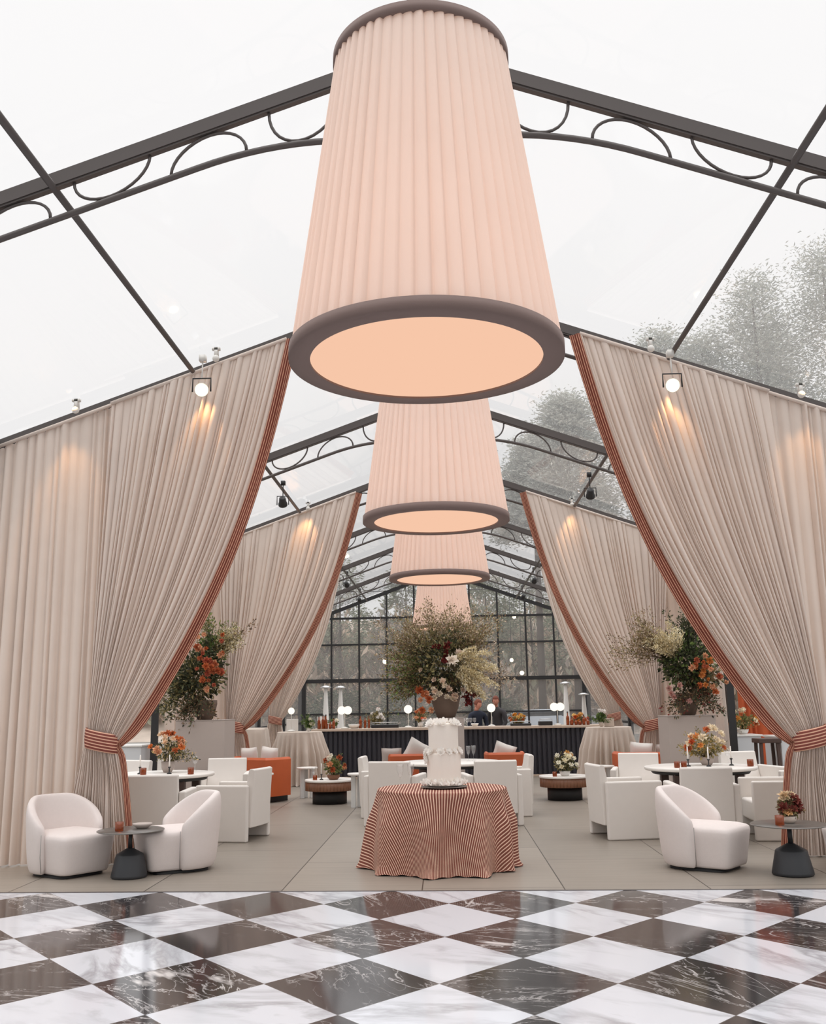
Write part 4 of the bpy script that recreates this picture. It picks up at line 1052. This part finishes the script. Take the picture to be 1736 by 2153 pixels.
small_arr('green, rust and white arrangement on the left coffee table', (-1.90, 16.6, .389), .20, .40, [(246, 240, 226), (170, 84, 50), (214, 150, 110)], GREEN + OLIVE, 10, 'walnut', .11, .08, 6, 5)
small_arr('white and pale green arrangement on the right coffee table', (1.92, 16.7, .389), .20, .34, [(248, 244, 228), (240, 232, 204), (200, 150, 80)], OLIVE + DARKG, 14, 'ceramic', .09, .08, 6, 6)
small_arr('bowl of small cream and rust flowers on the right small round table', (3.12, 9.47, .447), .09, .22, [(222, 196, 160), (120, 56, 48), (214, 170, 120)], OLIVE + BROWN, 12, 'linen', .075, .06, 5, 7)
small_arr('small orange and gold blooms standing behind the black tray on the right of the bar', (1.62, 22.98, BZ), .20, .24, [(214, 150, 60), (190, 104, 50), (232, 196, 120)], OLIVE, 12, 'amber', .08, .05, 3, 8)
small_arr('low orange and gold blooms among the right bottles on the bar', (3.02, 22.95, BZ), .20, .22, [(214, 140, 60), (196, 90, 40), (236, 200, 130)], OLIVE + BROWN, 12, 'amber', .08, .05, 3, 9)
small_arr('wispy white blossom branch on the bar right of the slim bottles', (-1.62, 22.95, BZ), .16, .40, [(244, 240, 236), (226, 200, 190)], OLIVE, 8, 'ceramic', .06, .09, 6, 10)
small_arr('orange and blush blooms on the bar just left of the tall floral vase', (-.62, 22.98, BZ), .13, .32, [ORANGE, (232, 120, 80), PEACH], OLIVE, 9, 'ceramic', .06, .12, 3, 11)
small_arr('green stems with pale buds on the left cocktail table', (-2.92, 20.92, 1.075), .09, .30, [(232, 226, 206)], GREEN, 4, 'ceramic', .04, .08, 4, 12)
small_arr('two white orchid-like blooms on the right cocktail table', (3.20, 20.9, 1.075), .10, .30, [(248, 244, 240)], GREEN, 5, 'linen', .05, .10, 3, 13)
small_arr('small green posy with pale buds at the left end of the bar', (-2.62, 22.98, BZ), .10, .22, [(236, 230, 214), (240, 236, 230)], GREEN, 6, 'ceramic', .05, .06, 3, 14)
# bud vases, candles and glasses on the tables
def taper(label, loc, h=.30, group=None):
    t = thing('taper_candle', label, 'candle', loc, 0, group)
    put('holder', MB().lathe([(.032, 0), (.03, .01), (.008, .02), (.008, .07), (.018, .08), (.018, .09)], 14), M['dark'], t)
    put('candle', MB().lathe([(.011, .085), (.008, h), (1e-5, h + .003)], 10), M['petal_white'], t); return t
for x, y, lb in ((-4.02, 13.0, 'white taper candle on the left table, left of its flowers'), (-3.62, 12.95, 'white taper candle on the left table right in front of its flowers'),
                 (3.06, 12.95, 'white taper candle on the right table, left of its flowers'), (3.30, 12.88, 'white taper candle on the right table in front of its flowers'), (3.62, 13.0, 'white taper candle on the right table, right of its flowers'),
                 (-2.08, 16.55, None)):
    if lb: taper(lb, (x, y, TT), .24, 'white taper candles')
taper('white taper candle on the left coffee table', (-2.1, 16.6, .389), .26, 'white taper candles')
k = 0
vs = [(-3.93, 12.85, TT, 'amber votive on the left dining table, left of its flowers', 1), (-3.30, 12.8, TT, 'dark votive on the left dining table, right of its flowers', 1),
      (2.86, 12.7, TT, 'dark votive at the left of the right dining table, first of a pair', .9), (2.95, 12.72, TT, 'dark votive at the left of the right dining table, second of a pair', .9),
      (3.80, 12.8, TT, 'dark votive on the right dining table, right of its flowers', 1), (-2.2, 16.55, .389, 'amber votive on the left coffee table', .9), (1.74, 16.6, .389, 'amber votive on the right coffee table', .9)]
for x, y, z, lb, sc_ in vs: dup(v0, (x, y, z), 0, lb, scale=(sc_, sc_, sc_))
cg = coupe('stemmed glass on the left coffee table beside the flowers', (-2.25, 16.75, .389), 'stemmed glasses on the coffee and dining tables')
dup(cg, (-3.45, 13.6, TT), 0, 'stemmed glass on the left dining table behind its flowers'); dup(cg, (3.72, 13.5, TT), 0, 'stemmed glass on the right dining table behind its flowers')
dup(f0, (.30, 14.9, TT), 0, 'clear glass on the table behind the cake, right side'); dup(f0, (.38, 15.0, TT), 0, 'clear glass on the table behind the cake, farther right')
dup(g0, (-3.0, 20.95, 1.075), 0, 'stemmed glass on the left cocktail table')

# ------------------------------------------------------------------ bartenders
def person(label, loc, rz, top_mat, h=1.80, lean=.0, arm=.5, headturn=0):
    t = thing('person', label, 'person', loc, rz)
    k = h / 1.80
    P = [(0, 0, .98), (0, .0, 1.15), (0, lean * .3, 1.32), (0, lean * .5, 1.46), (0, lean * .6, 1.54),      # pelvis..neck
         (-.19, lean * .5, 1.43), (-.24, lean * .4 + .02, 1.18), (-.20, arm * .34 + .10, 1.08), (-.17, arm * .42 + .17, 1.09),
         (.19, lean * .5, 1.43), (.24, lean * .4 + .02, 1.18), (.20, arm * .34 + .10, 1.08), (.17, arm * .42 + .17, 1.09),
         (-.10, 0, .90), (-.11, .02, .50), (-.11, -.02, .09), (.10, 0, .90), (.11, .02, .50), (.11, -.02, .09)]
    E = [(0, 1), (1, 2), (2, 3), (3, 4), (3, 5), (5, 6), (6, 7), (7, 8), (3, 9), (9, 10), (10, 11), (11, 12), (0, 13), (13, 14), (14, 15), (0, 16), (16, 17), (17, 18)]
    r = [(.16, .12), (.145, .11), (.145, .11), (.11, .09), (.058, .058), (.075, .07), .052, .042, .036, (.075, .07), .052, .042, .036, .10, .068, .046, .10, .068, .046]
    P = [(x * k, y * k, z * k) for x, y, z in P]
    body = bpy.data.meshes.new('body'); body.from_pydata(P, E, []); body.materials.append(top_mat)
    o = bpy.data.objects.new('clothed_body', body); C.objects.link(o); o.parent = t
    md = o.modifiers.new('skin', 'SKIN'); md.use_smooth_shade = True
    import bmesh
    bm = bmesh.new(); bm.from_mesh(body); lay = bm.verts.layers.skin.verify(); bm.verts.ensure_lookup_table()
    for i, v in enumerate(bm.verts):
        q = r[i]; v[lay].radius = q if isinstance(q, tuple) else (q, q); v[lay].use_root = (i == 0)
    bm.to_mesh(body); bm.free()
    sb = o.modifiers.new('sub', 'SUBSURF'); sb.levels = 2; sb.render_levels = 2
    # head with a face
    mb = MB(); n, m_ = 24, 18; pts = []
    for v in range(m_ + 1):
        th = PI * v / m_; z = -math.cos(th)
        for q in range(n):
            a = 2 * PI * q / n; x, y = math.cos(a) * math.sin(th), math.sin(a) * math.sin(th)
            X, Y, Z = x * .075, y * .095, z * .118
            if z < 0: X *= 1 + .28 * z; Y *= 1 + .12 * z
            front = max(0, y) ** 6
            if abs(x) < .3: Y += front * .022 * math.exp(-((z + .12) / .12) ** 2) * (1 - abs(x) / .3)          # nose
            Y -= front * .010 * math.exp(-((z - .12) / .10) ** 2) * (1 if .15 < abs(x) < .5 else .3)         # eye sockets
            Y += front * .006 * math.exp(-((z + .48) / .06) ** 2)                                           # lips
            Y += front * .012 * math.exp(-((z + .80) / .12) ** 2)                                           # chin
            pts.append((X, Y, Z))
    mb.grid(pts, n, m_ + 1, cu=True)
    for sg in (-1, 1): mb.sphere((sg * .076, -.005, -.01), .026, 8, 6, sx=.4, sy=.7, sz=1.2)
    mb.tube([(0, -.02, -.17), (0, -.012, -.06)], .052, 12)
    hm = Matrix.Translation((0, (lean * .75 + .02) * k, 1.685 * k)) @ Matrix.Rotation(headturn, 4, 'Z') @ Matrix.Rotation(-.25, 4, 'X')
    mb.xf(hm); put('head', mb, M['skin'], t)
    mb = MB(); pts = []
    for v in range(10):
        th = PI * .52 * v / 9
        for q in range(24):
            a = 2 * PI * q / 24; lim = 1 if math.sin(a) < .35 else .62
            tt_ = th * lim; pts.append((math.cos(a) * math.sin(tt_) * .082, math.sin(a) * math.sin(tt_) * .103 - .004, math.cos(tt_) * .126))
    mb.grid(pts, 24, 10, cu=True).xf(hm); put('hair', mb, M['hair'], t, solid=.008)
    mb = MB()
    for x_, q_ in ((-.030, 1), (.030, 1)): mb.sphere((x_, .083, .012), .009, 8, 6, sz=.6)
    mb.xf(hm); put('eyes', mb, M['dark'], t)
    for sg in (-1, 1):
        hx, hy, hz = sg * .165 * k, (arm * .42 + .19) * k, 1.09 * k
        mb = MB(); mb.sphere((hx, hy + .04, hz), .04, 10, 8, sx=.9, sy=1.15, sz=.45)
        for j, (dx, ln) in enumerate(((-.030, .062), (-.010, .075), (.010, .070), (.029, .055))):
            mb.tube([(hx + dx, hy + .075, hz + .004), (hx + dx * 1.1, hy + .075 + ln * .55, hz - .004), (hx + dx * 1.1, hy + .075 + ln * .9, hz - .028)], [.0095, .009, .007], 6)
        mb.tube([(hx - sg * .03, hy + .03, hz), (hx - sg * .055, hy + .065, hz - .006), (hx - sg * .052, hy + .09, hz - .02)], [.011, .010, .008], 6)
        put('hand', mb, M['skin'], t)
    mb = MB(); mb.lathe([(.062, 0), (.066, .02), (.056, .045)], 20, sy=.95, closed=True).xf(Matrix.Translation((0, lean * .55 * k, 1.485 * k))); put('collar', mb, M['shirt'], t)
    return t
person('person with short reddish hair in a navy jacket behind the bar, the left of two', (.70, 23.70, -.035), PI * 1.12, M['navy'], 1.72, .10, .1, .5)
person('person with short brown hair in a charcoal jacket behind the bar, the right of two', (1.22, 23.98, -.035), PI * .82, M['charcoal_cloth'], 1.80, .10, .1, .5)

# ------------------------------------------------------------------ patio heaters
def heater(label, loc, h=2.15):
    t = thing('patio_heater', label, 'patio heater', loc, 0, 'tall silver patio heaters')
    put('base', MB().lathe([(.24, 0), (.24, .04), (.20, .05), (.20, .60), (.15, .66)], 24), M['chrome'], t)
    put('reflector_column', MB().lathe([(.12, .66), (.11, .70), (.05, h - .22), (.045, h - .08)], 24), M['ceramic'], t)
    put('cap', MB().lathe([(.04, h - .08), (.15, h - .06), (.15, h - .04), (.06, h), (1e-5, h + .01)], 28), M['chrome'], t)
    return t
ht = heater('tall pale patio heater beyond the left end of the bar, left of a pair', (-3.30, 27.0, 0))
dup(ht, (-2.96, 27.6, 0), 0, 'tall pale patio heater beyond the left end of the bar, right of a pair')
dup(ht, (3.22, 27.0, 0), 0, 'tall pale patio heater beyond the right end of the bar, the taller one')
dup(ht, (3.78, 27.6, 0), 0, 'pale patio heater by the right end wall post, the shorter one', scale=(1, 1, .86))

# ------------------------------------------------------------------ beyond the open sides
def cabinet(label, x0, x1, y0, y1, h, m='cabinet'):
    cx, cy = (x0 + x1) / 2, (y0 + y1) / 2; w, d = (x1 - x0) / 2, (y1 - y0) / 2
    t = thing('white_cabinet', label, 'cabinet', (cx, cy, 0), 0, 'pale grey cabinets beyond the open sides')
    put('body', MB().box(-w, w, -d, d, .06, h - .03), M[m], t, bevel=.01); put('counter', MB().box(-w - .02, w + .02, -d - .02, d + .02, h - .03, h), M['ceramic'], t, bevel=.005)
    put('plinth_base', MB().box(-w + .04, w - .04, -d + .04, d - .04, 0, .06), M['dark'], t, smooth=False); return t
cabinet('pale grey cabinet with flowers on top, outside the open right side', 4.99, 5.42, 17.5, 18.1, .98)
cabinet('pale grey cabinet outside the open right side, nearer the tieback', 5.22, 6.6, 15.9, 16.7, 1.0)
cabinet('pale grey cabinet outside the open left side, by the left tieback', -5.95, -5.25, 17.0, 17.8, .98)
small_arr('orange and cream arrangement on the cabinet outside the open right side', (5.20, 17.8, .985), .28, .42, [ORANGE, (238, 226, 200), (220, 160, 80)], OLIVE + GREEN, 16, 'ceramic', .10, .08, 6, 15)
t = thing('bar_stool', 'dark brown stool between the two cabinets outside the open right side', 'stool', (5.03, 16.0, 0))
put('seat', MB().box(-.18, .18, -.18, .18, .90, .97), M['brown'], t, bevel=.01)
for sx in (-1, 1):
    for sy in (-1, 1): put('leg', MB().beam((sx * .15, sy * .15, 0), (sx * .13, sy * .13, .90), .045, .045, up=(0, 1, 0)), M['brown'], t, smooth=False)
straight('burnt orange drape hanging outside the open right side, behind the flowers', 5.95, 7.0, 20.5, 7, 41, ztop=3.6, amp0=.12, m='orange_drape')
def lounge_wall(label, x, y0, y1, h):
    o = put('white_partition', MB().box(x - .06, x + .06, y0, y1, 0, h), M['cabinet'], bevel=.01); tag(o, label, 'partition'); return o
lounge_wall('long white partition outside the open right side', 10.5, 9, 21, 3.2); lounge_wall('long white partition outside the open left side', -10.5, 9, 21, 3.2)
for x, y, lb in ((-4.4, 22.0, 'white draped chair beyond the second left tieback, nearer'), (-4.55, 23.2, 'white draped chair beyond the second left tieback, farther')):
    tablecloth(lb, x, y, .34, 1.12, M['linen'], 14, 50 + int(y), flare=.1, nm='draped_table', cat='draped table', amp=.03)

# ------------------------------------------------------------------ outdoors behind the glass wall
def terrain(name, x0, x1, y0, y1, nx, ny, hf, m):
    pts = [(x0 + (x1 - x0) * i / (nx - 1), y0 + (y1 - y0) * j / (ny - 1), 0) for j in range(ny) for i in range(nx)]
    pts = [(x, y, hf(x, y)) for x, y, _ in pts]; o = put(name, MB().grid(pts, nx, ny), M[m]); o['kind'] = 'structure'; return o
from mathutils import noise as mnoise
terrain('hillside', -110, 110, 52, 120, 80, 30, lambda x, y: -.15 + max(0, min(y, 80) - 54) * .34 + 1.2 * mnoise.noise(Vector((x * .06, y * .06, 3))) * min(1, (y - 52) / 8), 'bank')
def branches(rng, h, levels=4, sp=.75, n0=7):
    segs = []
    def grow(p, d, ln, r, lv):
        q = p + d * ln; segs.append((p, q, r, r * .68))
        if lv == 0: return
        for k in range(3 if lv > 1 else 4):
            nd = (d + Vector((rng.gauss(0, 1), rng.gauss(0, 1), rng.gauss(.15, .6))) * sp * .62).normalized(); grow(p + d * ln * rng.uniform(.55, 1), nd, ln * rng.uniform(.55, .78), r * .55, lv - 1)
    p = Vector((0, 0, 0)); d = Vector((rng.gauss(0, .04), rng.gauss(0, .04), 1)).normalized(); step = h * .62 / n0
    for k in range(n0):
        r = h * .016 * (1 - .75 * k / n0); q = p + d * step; segs.append((p, q, r, h * .016 * (1 - .75 * (k + 1) / n0)))
        if k >= 1:
            for j in range(2 + (k > 3)):
                a = rng.uniform(0, 2 * PI); nd = Vector((math.cos(a), math.sin(a), rng.uniform(.25, .9))).normalized(); grow(q, nd, h * rng.uniform(.10, .17), r * .45, levels - 1)
        p = q; d = (d + Vector((rng.gauss(0, .05), rng.gauss(0, .05), 0))).normalized()
    grow(p, d, h * .16, h * .005, levels - 1)
    return segs
def bare_tree_mesh(seed, h):
    rg = random.Random(seed); mb = MB()
    for a, b, r0, r1 in branches(rg, h):
        mb.tube([a, b], [max(r0, .010), max(r1, .007)], 3 if r0 < .05 else 6, caps=False)
    return mb.mesh('bare_tree', M['bark'])
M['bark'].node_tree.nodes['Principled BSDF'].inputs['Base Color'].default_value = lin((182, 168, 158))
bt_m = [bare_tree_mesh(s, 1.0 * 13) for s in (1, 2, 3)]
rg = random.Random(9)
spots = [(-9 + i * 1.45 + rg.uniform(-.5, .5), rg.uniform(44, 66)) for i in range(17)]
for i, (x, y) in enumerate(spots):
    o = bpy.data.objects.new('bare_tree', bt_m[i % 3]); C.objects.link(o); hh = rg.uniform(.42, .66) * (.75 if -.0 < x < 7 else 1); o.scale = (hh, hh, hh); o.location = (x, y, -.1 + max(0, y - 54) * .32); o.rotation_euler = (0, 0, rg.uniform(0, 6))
    tag(o, 'bare winter tree in the dense grey-brown woodland beyond the glass end wall', 'tree', 'bare trees beyond the glass wall')
# woodland floor and understorey nobody could count
L = Leaves()
for k in range(42000):
    x, y = rg.uniform(-26, 26), rg.uniform(56, 74); hz = (y - 54) * .30
    z = hz + abs(rg.gauss(0, 1)) * 1.8 * (.75 + .35 * math.sin(x * .8) * math.sin(x * .31 + 1))
    L.leaf((x, y, z), (rg.gauss(0, .5), rg.gauss(0, .5), 1), rg.uniform(.3, .9), .4, rgb(rg.choice([(190, 174, 160), (174, 160, 148), (204, 184, 166), (164, 158, 144), (212, 190, 170), (168, 168, 150)])), rg)  # leaf tones lightened so the outdoor haze sits in the colour
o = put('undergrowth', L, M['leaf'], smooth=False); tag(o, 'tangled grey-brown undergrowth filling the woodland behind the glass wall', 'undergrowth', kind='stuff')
def leafy_tree(label, loc, h, w, n, cols, seed, group=None, shape='cone', ls=.28, cat='tree', name='pine_tree', lo=.16):
    rg = random.Random(seed); t = thing(name, label, cat, loc, 0, group)
    put('trunk', MB().tube([(0, 0, 0), (w * .02, 0, h * .5), (0, 0, h * .96)], [h * .014, h * .010, h * .002], 8), M['bark'], t)
    L = Leaves(); nc = int(n / 45)
    for c_ in range(nc):
        f = rg.uniform(lo, 1.0); a = rg.uniform(0, 2 * PI)
        rad = w * (((1 - f) / (1 - lo)) ** .6 * .95 + .06) if shape == 'cone' else w * math.sin(PI * min(1, f * .86 + .12)) ** .7
        rr = rad * rg.uniform(.25, 1) ** .6; cx_, cy_, cz_ = rr * math.cos(a), rr * math.sin(a), h * f; cs = w * .19
        for q in range(45):
            p = (cx_ + rg.gauss(0, cs), cy_ + rg.gauss(0, cs), cz_ + rg.gauss(0, cs * .55)); L.leaf(p, (math.cos(a) + rg.gauss(0, .5), math.sin(a) + rg.gauss(0, .5), rg.gauss(.1, .4)), ls * rg.uniform(.5, 1.2), .3, rgb(rg.choice(cols)), rg)
    put('foliage', L, M['leaf'], t, smooth=False); return t
HAZED_PINE = [(178, 180, 172), (190, 192, 184), (168, 172, 166), (196, 194, 184)]  # distance haze painted into the needle colours, paler than real needles
for x, y, h, w, lb, lo in ((19.2, 46, 23.6, 3.0, 'tall misty pine seen through the roof at the right frame edge', .2), (17.0, 49, 20.5, 2.6, 'tall misty pine through the right roof, second from the frame edge', .2),
                       (15.6, 46, 22.0, 2.8, 'tall misty pine through the right roof, highest left of the frame edge', .2), (13.2, 47, 19.6, 2.6, 'misty pine through the right roof, left of the highest one', .2),
                       (10.9, 46, 19.4, 2.3, 'misty pine through the right roof just left of the purlin', .3), (6.1, 46, 16.2, 2.0, 'high-crowned misty pine in the roof gap beside the right drape edge', .62), (4.6, 48, 14.6, 1.8, 'high-crowned misty pine in the roof gap right of the second lantern', .66)):
    leafy_tree(lb, (x, y, 0), h, w * 1.1, 26000, HAZED_PINE, int(x * 7), 'misty pines seen through the right roof', lo=lo, ls=.24)
for x, y, h, w, lb in ((2.5, 60, 7.6, 1.9, 'dark green pine behind the glass wall, right of the tall floral'), (5.2, 60, 7.2, 2.2, 'dark green pine behind the glass wall at the right end'), (-2.4, 60, 8.4, 1.5, 'slim dark pine behind the glass wall, left of the tall floral'), (-6.5, 60, 8.6, 2.0, 'grey green pine behind the far left of the glass wall')):
    leafy_tree(lb, (x, y, 1.8), h, w, 5000, [(150, 156, 134), (164, 168, 146), (134, 140, 122)], int(h * 31), 'pines behind the glass wall', shape='round')  # greens paled, the haze beyond the glass is in the leaf colour
for x, y, h, w, lb in ((-4.6, 42, 2.2, 1.6, 'low green shrub outside the glass wall behind the left bar end'), (-1.6, 43, 2.6, 1.7, 'low green shrub outside the glass wall behind the left bar lamp'), (1.9, 43, 2.0, 1.2, 'low green shrub outside the glass wall beside the bartenders')):
    leafy_tree(lb, (x, y, -.1), h, w, 3600, [(66, 78, 60), (80, 92, 68), (56, 64, 52)], int(h * 53), None, shape='round', ls=.2, cat='shrub', name='shrub')
# parked car
t = thing('car', 'silver blue car parked outside the glass wall, behind the right half of the bar', 'car', (3.9, 43.5, -.1), .25)
prof = [(-2.2, .35), (-2.25, .75), (-1.6, .95), (-.9, 1.42), (.5, 1.45), (1.2, .98), (2.1, .85), (2.25, .45), (2.15, .3)]
pts = []
for yy, sc_ in ((-.85, .97), (-.80, 1.0), (.80, 1.0), (.85, .97)): pts += [(x * sc_, yy * (1 if z < 1 else .86), z) for x, z in prof]
mb = MB().grid(pts, len(prof), 4, cu=True); mb.f += [tuple(reversed(range(9))), tuple(27 + k for k in range(9))]; put('body', mb, M['car'], t, bevel=.05)
put('side_window', MB().box(-1.2, .95, -.80, -.74, .98, 1.34), M['car_glass'], t, bevel=.03)
for x in (-1.4, 1.35):
    for y in (-.78, .78): put('wheel', MB().lathe([(.12, -.1), (.31, -.1), (.33, -.05), (.33, .05), (.31, .1), (.12, .1)], 24).xf(Matrix.Translation((x, y, .33)) @ Matrix.Rotation(PI / 2, 4, 'X')), M['rubber'], t)
# glowing bulbs strung outside
for i, (x, y, z, r, lb) in enumerate(((-2.34, 38, 3.28, .10, 'warm glowing bulb outside the glass wall, left of the tall floral'), (2.52, 38, 3.24, .07, 'glowing bulb outside the glass wall, right of the tall floral'), (2.9, 38, 2.75, .08, 'glowing bulb outside the glass wall, lowest on the right'), (2.68, 38, 4.9, .07, 'glowing bulb high outside the glass wall on the right'), (4.7, 38, 3.9, .05, 'small glowing bulb outside the far right of the glass wall'))):
    t = thing('light_bulb', lb, 'light bulb', (x, y, z), 0, 'bulbs strung outside the glass wall')
    put('bulb', MB().sphere((0, 0, 0), r, 12, 8), M['glow'], t); put('wire', MB().tube([(0, 0, r), (0, 0, 6.03 - z)], .012, 5), M['dark'], t)
o = put('cable', MB().tube([(-8 + k, 38, 6.0) for k in range(17)], .015, 5), M['dark']); tag(o, 'dark cable outside the glass wall that the bulbs hang from', 'cable')
for x, s in ((-8, 'left'), (8, 'right')):
    o = put('lamp_post', MB().tube([(x, 38, -.1), (x, 38, 6.1)], .05, 8), M['dark']); tag(o, 'dark pole holding the %s end of the bulb cable outside' % s, 'pole')
